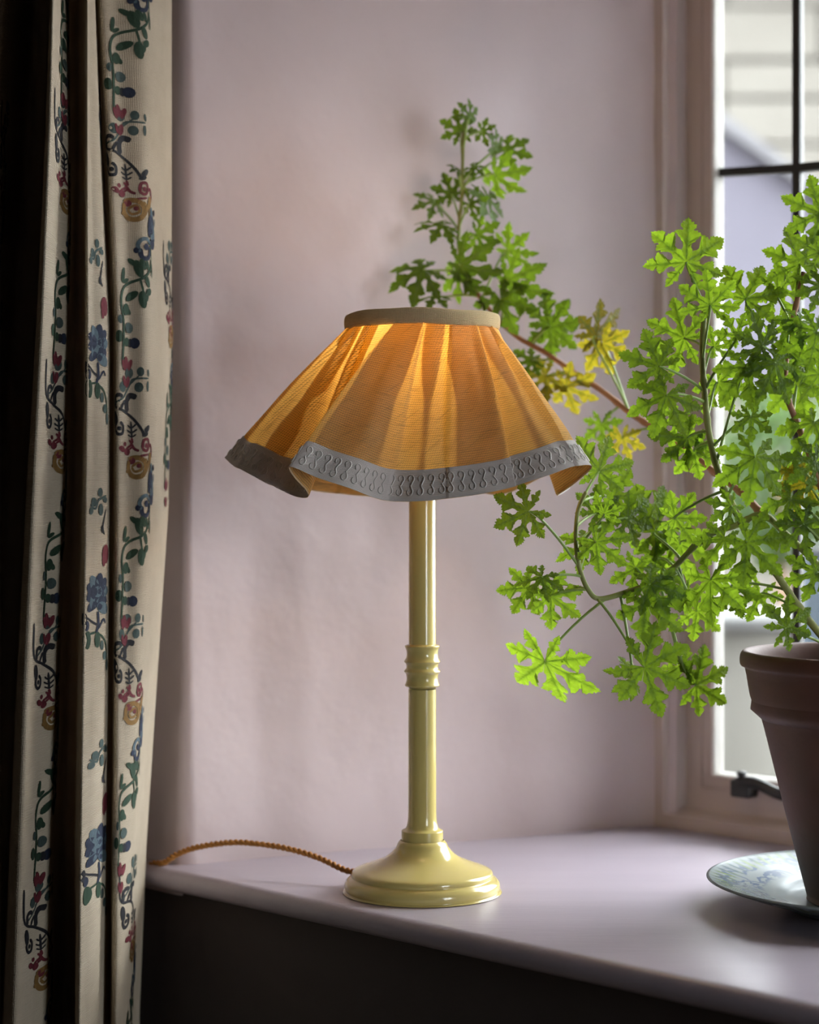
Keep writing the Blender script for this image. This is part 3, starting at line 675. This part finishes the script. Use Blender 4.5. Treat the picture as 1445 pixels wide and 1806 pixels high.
Bm += [ell(0, 0, 24, 22, 0, 'L'), ell(6, 0, 10, 10, 0, 'B'), ell(40, 78, 40, 24, -20, 'L'), ell(-40, 66, 34, 18, 20, 'B'), strk([(0, 90), (4, 150), (-10, 190)], 12, 'B'), strk([(10, 160), (-40, 130), (-90, 110)], 9, 'K'), strk([(5, 170), (40, 130), (60, 150)], 9, 'B'),
       ell(-100, 118, 18, 24, 0, 'K'), ell(-78, 150, 20, 20, 0, 'B'), ell(-70, 215, 28, 36, 0, 'E'), strk([(-10, 185), (-50, 190)], 9, 'E'), ell(0, 220, 14, 32, 0, 'E'), strk([(-5, 190), (40, 215), (70, 260), (80, 330)], 9, 'E'), ell(30, 250, 12, 20, 0, 'T'), ell(55, 300, 16, 18, 0, 'T'), ell(80, 345, 12, 24, 0, 'T'),
       strk([(60, -440), (0, -420), (-20, -380), (-60, -400)], 9, 'T'), ell(10, -455, 14, 18, 0, 'T'), ell(-30, -410, 16, 18, 0, 'T'), ell(-52, -370, 18, 14, 0, 'T'), ell(14, -376, 14, 24, 0, 'T'), ell(50, -420, 18, 12, 0, 'T'), strk([(60, -380), (30, -300), (44, -260)], 8, 'K'), ell(26, -286, 9, 16, 0, 'K'), ell(60, -170, 30, 38, 0, 'R'), ell(40, -140, 12, 24, 0, 'R')]
keys = list(TH)
def spray(name, elems, ox, oy, w0, z0, mir=1.0):
    V, F, MI = [], [], []
    lift = [0]
    def pt(ex, ey):
        w = w0 - (ex - ox) * UNIT * mir; z = z0 - (ey - oy) * UNIT
        c = c_of_w(w); p = curt(c, z); du = curt(c + .05, z) - curt(c - .05, z); n_ = du.cross(Vector((0, 0, 1)))
        n_.normalize()
        return p, n_
    def add(ring_pts, c):
        lift[0] += .000005
        b0 = len(V)
        for (ex, ey) in ring_pts:
            p, n_ = pt(ex, ey)
            V.append(p - n_ * 0 + n_ * SGN * (.0005 + lift[0]))
        return b0
    for e in elems:
        if e[0] == 'e':
            _, cx, cy, rx, ry, rot, c = e; rx *= 1.18; ry *= 1.18; r_ = math.radians(rot); k = 12
            pts = [(cx, cy)] + [(cx + rx * math.cos(a) * math.cos(r_) + ry * math.sin(a) * math.sin(r_), cy - rx * math.cos(a) * math.sin(r_) + ry * math.sin(a) * math.cos(r_)) for a in [2 * math.pi * j / k for j in range(k)]]
            b0 = add(pts, c)
            for j in range(k): F.append((b0, b0 + 1 + j, b0 + 1 + (j + 1) % k)); MI.append(keys.index(c))
        else:
            _, ps, w_, c = e; w_ *= 1.15
            sp = spline([Vector((x, y, 0)) for x, y in ps], 4); L_, R_ = [], []
            for i, p in enumerate(sp):
                d = sp[min(i + 1, len(sp) - 1)] - sp[max(i - 1, 0)]; d = d.normalized() if d.length else Vector((1, 0, 0)); q = Vector((-d.y, d.x, 0)) * w_ / 2 * (1 if 0 < i < len(sp) - 1 else .5)
                L_.append((p.x + q.x, p.y + q.y)); R_.append((p.x - q.x, p.y - q.y))
            b0 = add(L_ + R_, c); m = len(sp)
            for i in range(m - 1): F.append((b0 + i, b0 + i + 1, b0 + m + i + 1, b0 + m + i)); MI.append(keys.index(c))
    o = mk(name, V, F, None, curtain, mats=[TH[k] for k in keys], midx=MI, smooth_=False); return o
p, q = curt(2.0, .3), curt(2.05, .3)
SGN = 1 if (q - p).cross(Vector((0, 0, 1))).y < 0 else -1
def w_at(px, z, c0, c1):
    best = None
    for i in range(200):
        c = lerp(c0, c1, i / 199); P = curt(c, z); x = P.x / P.y * FPX + CX
        if best is None or abs(x - px) < best[0]: best = (abs(x - px), c)
    c = best[1] * 12; i = min(int(c), NCOL - 1); return lerp(arc[i], arc[i + 1], c - i)
zc = lambda y: CAMZ - (y - HOR) / FPX * 1.80
for (px, y) in ((212, -255), (221, 195), (235, 655), (232, 1095), (236, 1539)): spray('embroidered_spray', A, 660, 600, w_at(px, zc(y), .3, 3.9), zc(y))
for (px, y) in ((112, -255), (110, 193), (102, 646), (84, 1095), (68, 1552)): spray('embroidered_spray', A, 640, 600, w_at(px, zc(y), 11.1, 13.2), zc(y), 1.7)
for (px, y) in ((176, 160), (172, 607), (172, 1042), (174, 1485)): spray('embroidered_spray', Bm, 0, 0, w_at(px, zc(y), 5.6, 8.0), zc(y), 1.4)
for (px, y) in ((5, 300), (-5, 640), (-20, 1080), (-40, 1500)): spray('embroidered_spray', A, 660, 900, w_at(px, zc(y), 16.2, 18.0), zc(y))
spray('embroidered_spray', A, 700, 1100, w_at(303, zc(600), 0, .3) + .003, zc(600))

# ------------------------------------------------------------------ plate
PXc, PYc = .4056, 1.753
pl = [(0, .0060), (.060, .0060), (.0780, .0068), (.0860, .0100), (.0940, .0130), (.1180, .0180), (.1420, .0245), (.1462, .0262), (.1475, .0258), (.1470, .0240), (.1200, .0145), (.0960, .0080), (.0840, .0030), (.0800, .0005), (.0750, .0005), (.0720, .0025), (0, .0025)]
v, f = lathe(fine(pl, 4), (PXc, PYc, 0), 96)
plate = mk('plate', v, f, M['china'], loc=(PXc, PYc, 0)); tag(plate, 'pale china plate with blue and green printed rim under the flowerpot', 'plate')

# ------------------------------------------------------------------ potted pelargonium
ZP = .0072
plant = empty('potted_pelargonium', (PXc, PYc, ZP), 'leafy scented pelargonium growing in a terracotta pot on a china plate', 'potted plant')
pot_p = [(0, .0), (.058, .0), (.0625, .0015), (.0640, .006), (.078, .060), (.0905, .110), (.1005, .150), (.1030, .1560), (.1065, .1600), (.1075, .163), (.1090, .168), (.1120, .176), (.1160, .1985), (.1195, .2010), (.1205, .2050), (.1200, .2100), (.1180, .2135),
         (.1150, .2140), (.1125, .2120), (.1105, .205), (.1080, .185), (.1020, .155), (0, .155)]
v, f = lathe(fine(pot_p, 3), (PXc, PYc, ZP), 96); mk('pot', v, f, M['terracotta'], plant)
sv = []
for i in range(48):
    for j in range(14):
        a = 2 * math.pi * i / 48; r = .1085 * j / 13; x, y = PXc + r * math.cos(a), PYc + r * math.sin(a)
        sv.append((x, y, ZP + .186 + .006 * noise.noise(Vector((x * 40, y * 40, 0))) + .004 * noise.noise(Vector((x * 110, y * 110, 1))) + .004 * (j / 13) ** 3))
mk('soil', sv, grid_faces(48, 14, cu=True), M['soil'], plant)

stems = {
 'main': ([(1515, 1200, 1.745), (1420, 1085, 1.745), (1365, 1005, 1.745), (1322, 949, 1.745), (1290, 885, 1.745), (1271, 844, 1.745), (1252, 770, 1.745), (1243, 690, 1.747), (1239, 620, 1.75), (1243, 545, 1.752)], .0036, .0026, 'stem'),
 'low': ([(1560, 1200, 1.76), (1490, 1060, 1.765), (1440, 995, 1.77), (1390, 945, 1.775), (1345, 908, 1.78), (1300, 926, 1.785), (1242, 949, 1.79), (1190, 1000, 1.79), (1150, 1028, 1.785), (1115, 1041, 1.78), (1060, 1056, 1.775), (1038, 1040, 1.772), (1022, 1000, 1.77), (1016, 950, 1.77), (1020, 900, 1.772), (1034, 868, 1.775)], .0034, .0018, 'stem'),
 'right': ([(1580, 1205, 1.74), (1500, 1030, 1.735), (1455, 880, 1.735), (1428, 800, 1.735), (1405, 743, 1.735), (1385, 685, 1.735), (1388, 628, 1.74), (1400, 560, 1.745), (1418, 480, 1.745)], .0033, .0022, 'wood'),
 'far': ([(1345, 908, 1.78), (1310, 870, 1.81), (1260, 832, 1.86), (1210, 790, 1.91), (1165, 762, 1.94), (1116, 731, 1.965), (1059, 687, 1.985), (1011, 656, 1.995), (964, 623, 2.0), (910, 592, 2.005), (863, 545, 2.01), (832, 501, 2.01), (812, 450, 2.015), (810, 400, 2.015), (815, 350, 2.015), (816, 300, 2.01), (818, 232, 2.01)], .0036, .0016, 'wood'),
 'edge': ([(1590, 1200, 1.77), (1560, 900, 1.75), (1520, 700, 1.72), (1500, 560, 1.70), (1490, 430, 1.69)], .0042, .0022, 'stem')}
ST = {}
for k, (pts, r0, r1, mt) in stems.items():
    sp = spline([PX(*p) for p in pts], 8); n = len(sp); ST[k] = sp
    rads = [lerp(r0, r1, i / (n - 1)) * (1.0 + .22 * (math.sin(i * .9) > .93)) for i in range(n)]
    if k == 'far':   # woody below, green towards the tip
        c = int(n * .66)
        mk('stem', *tube(sp[:c + 1], rads[:c + 1], 8), M['wood'], plant); mk('stem', *tube(sp[c:], rads[c:], 8), M['stem'], plant)
    else: mk('stem', *tube(sp, rads, 8), M[mt], plant)

HALF = [(0, 0), (.12, .056), (.20, .0933), (.25, .108), (.33, .078), (.42, .098), (.47, .150), (.485, .140), (.54, .215), (.56, .200), (.615, .275), (.635, .240), (.665, .240), (.665, .185), (.695, .180), (.685, .110),
        (.72, .105), (.765, .165), (.78, .140), (.83, .150), (.838, .105), (.89, .108), (.895, .065), (.945, .060), (.955, .025), (1.0, 0)]
SIDE = {8: .5, 10: .9, 17: .8, 21: .4}
NHF = len(HALF) - 1
def leaf_mesh(seed, droop, fold, lob=1.0):
    rnd = random.Random(seed); NC = 4
    ang = [-146, -101, -51, 0, 51, 101, 146]; Ls = [.60, .80, .95, 1.0, .95, .80, .60]
    Ls = [l * rnd.uniform(.9, 1.08) for l in Ls]; ph = rnd.uniform(0, 6)
    V, VE, F = [], [], []
    def put(x, y, d, ve):
        rr = math.hypot(x, y); a = math.atan2(x, y)
        z = -droop * rr * rr + fold * d - .05 * min(1, rr * 3) + .06 * rr * math.sin(2.2 * a + ph) + .03 * rr * rr * math.sin(5 * a + ph * 2)
        V.append((x, y, z)); VE.append(ve); return len(V) - 1
    for k in range(7):
        a = math.radians(ang[k] + (rnd.uniform(-2, 2) if k not in (0, 6) else 0)); ca, sa = math.cos(a), math.sin(a); L = Ls[k]
        for sg in (1, -1):
            nb = k + sg
            half = math.radians(abs(ang[nb] - ang[k]) / 2) if 0 <= nb < 7 else math.radians(17)
            wk = math.tan(half) / math.tan(math.radians(25)); jit = rnd.uniform(.88, 1.12); rows = []; amax = 0
            for i, (x, y) in enumerate(HALF):
                if i < 4: X, Y = x * lob, y * wk * lob * 1.0
                else:
                    X = (x + rnd.uniform(-.012, .012)) * L if i < NHF else L
                    X = max(X, .26 * lob); Y = (y + (rnd.uniform(-.012, .012) if i < NHF else 0)) * jit * 1.05 * min(L, 1) * (wk if wk < 1 else 1)
                ax = max(amax, X - .75 * Y, 0) if i < NHF else X; amax = ax
                ids = []
                for c in range(NC):
                    q = c / (NC - 1); lx, ly = lerp(ax, X, q), Y * q * sg
                    ids.append(put(lx * sa + ly * ca, lx * ca - ly * sa, abs(ly) * (1 - .3 * q), max((1 - .5 * lx) if c == 0 else 0, SIDE.get(i, 0) * (1 - q * .8))))
                rows.append(ids)
            for i in range(len(rows) - 1):
                for c in range(NC - 1):
                    q = (rows[i][c], rows[i][c + 1], rows[i + 1][c + 1], rows[i + 1][c])
                    F.append(q if sg < 0 else q[::-1])
    me = bpy.data.meshes.new('leaf'); me.from_pydata(V, [], F)
    at = me.attributes.new('vein', 'FLOAT', 'POINT'); at.data.foreach_set('value', VE)
    bm = bmesh.new(); bm.from_mesh(me); bmesh.ops.remove_doubles(bm, verts=bm.verts, dist=.004); bm.to_mesh(me); bm.free()
    me.update(); me.polygons.foreach_set('use_smooth', [True] * len(me.polygons))
    return me
VAR = {}
def variant(seed, kind, mat):
    key = (seed, kind, mat)
    if key not in VAR:
        dr, fo, lo = {'f': (.14, .34, 1.0), 'c': (.52, .40, 1.0), 'u': (-.25, .10, .95), 'd': (.36, .5, .9)}[kind]
        me = leaf_mesh(seed, dr, fo, lo); me.materials.append(M[mat]); VAR[key] = me
    return VAR[key]
# (base px, base py, size px, tip angle, tilt of tip towards the viewer, roll, stem, depth offset, kind, attach px/py or None, yellow)
LV = [
 (1211, 462, 92, 84, -8, 6, 'main', .004, 'f', (1231, 530), 0), (1253, 539, 68, 100, 18, -8, 'main', -.022, 'f', (1238, 640), 0), (1207, 596, 84, 152, -12, 10, 'main', .022, 'f', (1236, 612), 0), (1163, 646, 76, 165, 5, -12, 'main', -.012, 'f', (1241, 692), 0),
 (1176, 697, 80, 246, 22, 14, 'main', -.03, 'c', (1242, 705), 0), (1316, 527, 84, 62, -8, -8, 'right', .03, 'f', (1388, 628), 0), (1412, 464, 82, 108, -8, 10, 'right', .008, 'f', (1405, 545), 0), (1447, 376, 74, 160, 12, -10, 'edge', -.01, 'f', None, 0),
 (1447, 505, 52, 195, 20, 10, 'edge', -.02, 'd', None, 0), (1411, 566, 50, 215, 30, 20, 'right', -.04, 'd', None, 0), (1345, 610, 66, 165, 30, -14, 'right', -.035, 'd', (1388, 650), 0), (1300, 592, 46, 125, 10, -10, 'main', -.015, 'f', (1243, 690), 0),
 (1318, 648, 82, 276, 16, 16, 'main', -.035, 'c', (1262, 815), 0), (1368, 640, 78, 300, 10, -22, 'right', -.03, 'c', None, 0), (1260, 612, 46, 0, 20, 40, 'main', .02, 'd', None, 0), (1267, 676, 66, 300, -15, 12, 'main', .03, 'f', None, 0),
 (1332, 806, 88, 262, 14, 6, 'main', -.045, 'c', (1285, 872), 0), (1325, 735, 48, 270, 18, 8, 'main', -.02, 'f', (1256, 790), 0), (1214, 772, 72, 226, -10, -16, 'main', .02, 'f', (1252, 760), 0), (1196, 738, 60, 255, -12, 18, 'main', .03, 'f', (1247, 720), 0),
 (1224, 796, 60, 284, -12, 12, 'main', .025, 'f', (1255, 780), 0), (1409, 672, 88, 282, -14, 10, 'right', .03, 'f', None, 0), (1420, 645, 62, 20, -12, 8, 'right', .03, 'f', None, 0), (1436, 745, 72, 235, 16, 12, 'edge', -.02, 'c', None, 0),
 (1440, 815, 62, 220, 20, -10, 'right', -.03, 'c', None, 0), (1402, 822, 66, 305, -14, 10, 'right', .03, 'f', None, 0), (1372, 515, 68, -6, -10, 14, 'right', .035, 'f', None, 0), (1420, 852, 60, 200, -10, 12, 'right', .02, 'f', None, 1),
 (932, 902, 72, 205, 14, -10, 'low', -.012, 'f', (1016, 1003), 0), (1057, 831, 76, 68, -12, 8, 'low', .02, 'f', (1021, 893), 0), (1052, 905, 60, 35, -14, 10, 'low', .03, 'f', (1018, 930), 0), (1036, 962, 58, 196, 10, 30, 'low', .015, 'd', None, 0),
 (1052, 956, 66, 318, 12, 14, 'low', -.022, 'c', (1022, 990), 0), (1066, 906, 42, 80, 30, -35, 'low', -.02, 'd', (1024, 975), 0), (956, 1018, 52, 228, 24, 24, 'low', -.02, 'd', (1023, 1018), 0), (972, 1052, 68, 322, 4, 12, 'low', .006, 'f', (1034, 1042), 0), (934, 1036, 64, 238, -14, -14, 'low', .028, 'f', None, 0),
 (962, 1167, 112, 285, -30, 42, 'low', .022, 'f', (1072, 1058), 0), (1137, 1176, 98, 336, 10, 4, 'low', -.035, 'f', (1052, 1058), 0), (1118, 1197, 52, 150, 26, 40, 'low', .0, 'd', (1095, 1048), 0), (1147, 1031, 68, 352, 18, -18, 'low', -.03, 'c', None, 0),
 (1141, 1062, 90, 312, 10, 12, 'low', -.018, 'c', (1120, 1042), 0), (1121, 1002, 56, 262, -6, 12, 'low', .0, 'f', None, 0), (1156, 939, 84, 22, -16, 10, 'low', .035, 'f', (1200, 990), 0), (1150, 907, 68, 62, -14, 8, 'low', .045, 'f', None, 0), (1191, 914, 62, 0, 4, -12, 'main', .02, 'f', (1282, 866), 0),
 (1254, 1022, 88, 262, 8, 32, 'main', .0, 'd', (1318, 948), 0), (1278, 950, 62, 238, 10, -12, 'main', .02, 'f', None, 0), (1290, 893, 48, 214, 20, -8, 'main', -.018, 'd', None, 0), (1228, 1208, 76, 22, -14, 12, 'low', .03, 'f', None, 0), (1208, 1178, 50, 80, -10, 12, 'low', .03, 'f', None, 0),
 (1318, 956, 86, 316, 14, 8, 'main', -.03, 'f', None, 0), (1083, 876, 66, 4, -14, 10, 'low', .04, 'f', None, 0), (1108, 914, 62, -18, -14, -8, 'low', .035, 'f', None, 0), (1210, 1044, 50, 120, -10, 12, 'low', .02, 'f', None, 0), (1230, 1078, 62, 318, -14, 8, 'low', .03, 'f', None, 0),
 (1386, 1107, 66, 32, -8, 18, 'main', -.03, 'f', (1470, 1150), 0), (1160, 985, 66, 200, -12, 10, 'low', .04, 'f', None, 0), (1200, 960, 72, 285, -14, 10, 'low', .04, 'f', None, 0), (1290, 1035, 66, 290, -12, 10, 'main', .03, 'f', None, 0), (1340, 1050, 60, 250, -14, -10, 'main', .04, 'f', None, 0),
 (1395, 880, 62, 250, 10, 12, 'right', .01, 'f', None, 0), (1418, 925, 66, 280, 10, -10, 'right', .0, 'f', None, 0), (1440, 1010, 60, 200, 12, 8, 'edge', -.02, 'c', None, 0), 
 (1445, 445, 62, 200, 14, 0, 'edge', .0, 'f', None, 0), (1440, 585, 66, 210, 18, 10, 'edge', -.02, 'c', None, 0), (1445, 660, 70, 190, 14, -8, 'edge', -.01, 'f', None, 0), (1390, 575, 60, 250, 12, 14, 'right', -.02, 'd', None, 0), 
 # the long branch behind the lampshade
 (812, 231, 48, 102, 6, 10, 'far', .0, 'f', None, 0), (829, 206, 36, 78, 14, 30, 'far', -.01, 'd', None, 0), (851, 232, 32, 330, 10, 20, 'far', .0, 'd', (817, 245), 0), (876, 262, 42, 82, 4, 30, 'far', .0, 'f', (816, 320), 0), (893, 266, 56, 32, -8, -20, 'far', .01, 'f', (816, 330), 0), (873, 309, 66, 312, 8, 34, 'far', .0, 'c', (815, 325), 0),
 (836, 295, 32, 215, 8, 30, 'far', -.01, 'd', None, 0), (797, 342, 48, 110, -8, 10, 'far', .01, 'f', None, 0), (809, 298, 26, 150, 20, 30, 'far', -.01, 'd', None, 0), (859, 347, 66, 296, 8, -30, 'far', -.005, 'f', (816, 330), 0), (780, 396, 60, 182, 18, 40, 'far', -.005, 'd', (812, 425), 0), (766, 356, 44, 190, 40, 10, 'far', .03, 'd', None, 0),
 (829, 359, 42, 318, 14, 20, 'far', -.01, 'd', None, 0), (842, 413, 48, 326, 22, 24, 'far', -.015, 'd', (812, 440), 0), (897, 440, 62, 338, 22, 28, 'far', .0, 'd', (850, 525), 0), (812, 467, 78, 332, 16, 20, 'far', -.02, 'c', None, 0), (746, 476, 76, 198, 18, 26, 'far', -.01, 'c', (822, 480), 0), (809, 484, 60, 262, -8, 20, 'far', .0, 'f', None, 0),
 (767, 522, 52, 190, 14, 36, 'far', .0, 'd', (845, 520), 0), (896, 494, 80, 322, 12, 24, 'far', -.015, 'c', None, 0), (883, 528, 80, 292, 6, 14, 'far', -.01, 'f', None, 0), (967, 572, 68, 42, 4, 20, 'far', .0, 'f', (935, 606), 0), (972, 576, 72, 318, 8, 14, 'far', -.01, 'f', (940, 610), 0), (1050, 592, 78, 38, -6, 22, 'far', .0, 'f', (1112, 728), 1),
 (1062, 606, 70, 285, -6, 16, 'far', .005, 'f', (1112, 728), 1), (998, 683, 70, 330, 6, 18, 'far', .01, 'f', (1050, 682), 1), (964, 662, 62, 220, -6, 20, 'far', .01, 'f', None, 1), (938, 636, 48, 190, 8, 24, 'far', .0, 'f', None, 0), (1062, 748, 50, 272, -6, 14, 'far', .0, 'f', (1095, 715), 0), (1098, 772, 50, 285, -8, 14, 'far', .01, 'f', None, 1), 
 # on the far right of the pot, beyond the photograph's edge
 (1500, 480, 80, 40, 10, 10, 'edge', .0, 'f', None, 0), (1530, 600, 84, 350, 10, 8, 'edge', .01, 'f', None, 0), (1520, 720, 84, 20, -6, 8, 'edge', .02, 'f', None, 0), (1550, 830, 84, 330, 10, 8, 'edge', .0, 'c', None, 0), (1500, 900, 80, 250, 6, 8, 'edge', .0, 'f', None, 0), (1490, 400, 70, 95, 0, 8, 'edge', .0, 'f', None, 0)]
OP = Vector(plant['_org'])
rnd = random.Random(7)
for idx, (px, py, sz, ang, tilt, roll, stk, dY, kind, att, yel) in enumerate(LV):
    sp = ST[stk]
    pj = lambda p: (p.x / p.y * FPX + CX, HOR - (p.z - CAMZ) / p.y * FPX)
    tgt = att or (px, py + 20)
    best = min(range(len(sp)), key=lambda i: (pj(sp[i])[0] - tgt[0]) ** 2 + (pj(sp[i])[1] - tgt[1]) ** 2)
    if att is None: best = max(0, best - 4)
    A0 = sp[best]; Yb = A0.y + dY; Bp = PX(px, py, Yb)
    a = math.radians(ang); ti = math.radians(tilt + rnd.uniform(-6, 6)); ro = math.radians(roll + rnd.uniform(-8, 8))
    if stk == 'far':
        ro *= 1.7; sz *= .94
    T0 = Vector((math.cos(a), 0, math.sin(a))); N0 = Vector((0, -1, 0))
    T = (T0 * math.cos(ti) + N0 * math.sin(ti)).normalized(); Nn = (N0 * math.cos(ti) - T0 * math.sin(ti)).normalized()
    X = T.cross(Nn); q = Matrix.Rotation(ro, 3, T); Nn = q @ Nn; X = q @ X
    s_ = sz / FPX * Yb
    Mx = Matrix(((X.x * s_, T.x * s_, Nn.x * s_, Bp.x), (X.y * s_, T.y * s_, Nn.y * s_, Bp.y), (X.z * s_, T.z * s_, Nn.z * s_, Bp.z), (0, 0, 0, 1)))
    lf = bpy.data.objects.new('leaf', variant(idx % 4, kind, 'leaf_y' if yel else 'leaf')); col.objects.link(lf); lf.parent = plant
    lf.matrix_local = Matrix.Translation(-OP) @ Mx
    if yel: lf['label'] = 'yellowing leaf'
    # stalk, built in leaf space
    d = (Bp - A0); L_ = d.length
    m1 = A0 + d * .4 + Vector((0, 0, .10 * L_)); m2 = Bp - Nn * (.10 * L_) - T * (.10 * L_)
    path = [A0 * (1 - t) ** 3 + m1 * 3 * t * (1 - t) ** 2 + m2 * 3 * t * t * (1 - t) + Bp * t ** 3 for t in [k / 9 for k in range(10)]]
    tv, tf = tube(path, [lerp(.00135, .0009, k / 9) for k in range(10)], 6)
    inv = Mx.inverted(); me = bpy.data.meshes.new('leaf_stalk'); me.from_pydata([tuple(inv @ p) for p in tv], [], tf); me.update()
    me.polygons.foreach_set('use_smooth', [True] * len(tf)); me.materials.append(M['stalk'])
    so = bpy.data.objects.new('leaf_stalk', me); col.objects.link(so); so.parent = lf

# ------------------------------------------------------------------ outside, seen through the panes
GZ = -.95
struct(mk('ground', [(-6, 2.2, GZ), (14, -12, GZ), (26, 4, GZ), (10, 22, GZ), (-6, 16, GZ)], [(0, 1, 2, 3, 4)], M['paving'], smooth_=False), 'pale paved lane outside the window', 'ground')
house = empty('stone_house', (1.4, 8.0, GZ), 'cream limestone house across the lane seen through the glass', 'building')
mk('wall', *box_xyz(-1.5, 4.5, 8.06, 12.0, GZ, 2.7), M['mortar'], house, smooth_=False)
rb = random.Random(3); z = GZ; row = 0
while z < 2.66:
    h = rb.choice((.15, .18, .21)); x = -.2 - rb.uniform(0, .2)
    while x < 4.2:
        w = rb.uniform(.30, .56); dp = rb.uniform(0, .025)
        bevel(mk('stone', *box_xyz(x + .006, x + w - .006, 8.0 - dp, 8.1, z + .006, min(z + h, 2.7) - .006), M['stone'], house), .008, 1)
        x += w
    z += h
mk('roof', [(-1.8, 7.7, 2.7), (4.8, 7.7, 2.7), (4.8, 10.0, 3.6), (-1.8, 10.0, 3.6), (-1.8, 12.3, 2.7), (4.8, 12.3, 2.7), (-1.8, 7.7, 2.62), (4.8, 7.7, 2.62), (4.8, 12.3, 2.62), (-1.8, 12.3, 2.62)],
   [(0, 1, 2, 3), (3, 2, 5, 4), (6, 9, 8, 7), (0, 6, 7, 1), (4, 5, 8, 9), (0, 3, 4, 9, 6), (1, 7, 8, 5, 2)], M['slate'], house, smooth_=False)
# lower rendered outbuilding with a gable
ob = empty('outbuilding', (.6, 6.0, GZ), 'low lavender rendered outbuilding with a sloping verge, across the lane', 'building')
ga, gb = PX(1150, 145, 6.0), PX(1470, 375, 6.0); gl = PX(1400, 690, 6.0)
def prism(pts, y0, y1):
    n = len(pts); v = [(p[0], y0, p[1]) for p in pts] + [(p[0], y1, p[1]) for p in pts]
    return v, [tuple(range(n)), tuple(range(n, 2 * n))[::-1]] + [(i, i + n, (i + 1) % n + n, (i + 1) % n) for i in range(n)]
x_l = ga.x - (gb.x - ga.x)
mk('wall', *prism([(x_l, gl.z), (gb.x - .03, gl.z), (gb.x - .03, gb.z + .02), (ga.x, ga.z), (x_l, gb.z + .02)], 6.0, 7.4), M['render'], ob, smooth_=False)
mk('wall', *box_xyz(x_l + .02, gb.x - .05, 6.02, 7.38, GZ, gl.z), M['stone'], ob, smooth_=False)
sl = Vector((gb.x - ga.x, gb.z - ga.z)).normalized(); nr = Vector((-sl.y, sl.x))
for sg in (1, -1):
    p = [(ga.x + sg * 0, ga.z), (ga.x + sg * (gb.x - ga.x + .08), gb.z - .05), (ga.x + sg * (gb.x - ga.x + .08), gb.z - .02), (ga.x, ga.z + .05)]
    mk('roof_slope', *prism(p if sg > 0 else p[::-1], 5.95, 7.45), M['slate'], ob, smooth_=False)
# garden wall with coping
gw = empty('garden_wall', (.9, 4.6, GZ), 'low pale garden wall with a grey coping outside the window', 'garden wall')
c0, c1 = PX(1300, 1112, 4.6), PX(1300, 1085, 4.6)
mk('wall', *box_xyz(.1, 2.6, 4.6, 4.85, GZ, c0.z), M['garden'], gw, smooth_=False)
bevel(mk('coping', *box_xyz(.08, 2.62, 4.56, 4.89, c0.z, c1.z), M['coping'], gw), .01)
gp = empty('gate_post', (PX(1436, 1120, 4.35).x, 4.35, GZ), 'dark blue gate post standing before the garden wall', 'post')
xp = PX(1436, 1120, 4.35).x
bevel(mk('shaft', *box_xyz(xp - .03, xp + .05, 4.31, 4.39, GZ, PX(0, 975, 4.35).z), paint('dark_blue_paint', (.012, .022, .035), (.02, .035, .05), .5), gp), .006)
bevel(mk('cap', *box_xyz(xp - .04, xp + .06, 4.30, 4.40, PX(0, 975, 4.35).z, PX(0, 962, 4.35).z), M['iron'], gp), .004)
# shrub behind the garden wall
sh = empty('shrub', (PX(1375, 900, 5.3).x, 5.3, GZ), 'pale green shrub growing behind the garden wall', 'shrub')
xs = PX(1375, 900, 5.3).x; zs = PX(0, 850, 5.3).z
mk('trunk', *tube([Vector((xs, 5.3, GZ)), Vector((xs + .02, 5.3, -.3)), Vector((xs, 5.3, zs))], [.03, .022, .012], 8), M['bark'], sh)
rl = random.Random(11); V, F = [], []
for k in range(1500):
    th, u = rl.uniform(0, 2 * math.pi), rl.uniform(-1, 1); r = rl.uniform(.35, 1) ** .5
    c = Vector((xs + .16 * r * math.sqrt(1 - u * u) * math.cos(th), 5.3 + .2 * r * math.sqrt(1 - u * u) * math.sin(th), zs + .24 * r * u))
    d = Vector((rl.uniform(-1, 1), rl.uniform(-1, 1), rl.uniform(-.3, 1))).normalized(); e = d.cross(Vector((rl.uniform(-1, 1), rl.uniform(-1, 1), rl.uniform(-1, 1)))).normalized(); b0 = len(V); n_ = d.cross(e)
    V += [c, c + d * .02 + e * .010 + n_ * .003, c + d * .042, c + d * .02 - e * .010 + n_ * .003]; F += [(b0, b0 + 1, b0 + 2), (b0, b0 + 2, b0 + 3)]
fo = mk('foliage', V, F, M['leaf_s'], sh, smooth_=False); fo['kind'] = 'stuff'

for o in bpy.data.objects:
    if '_org' in o: del o['_org']
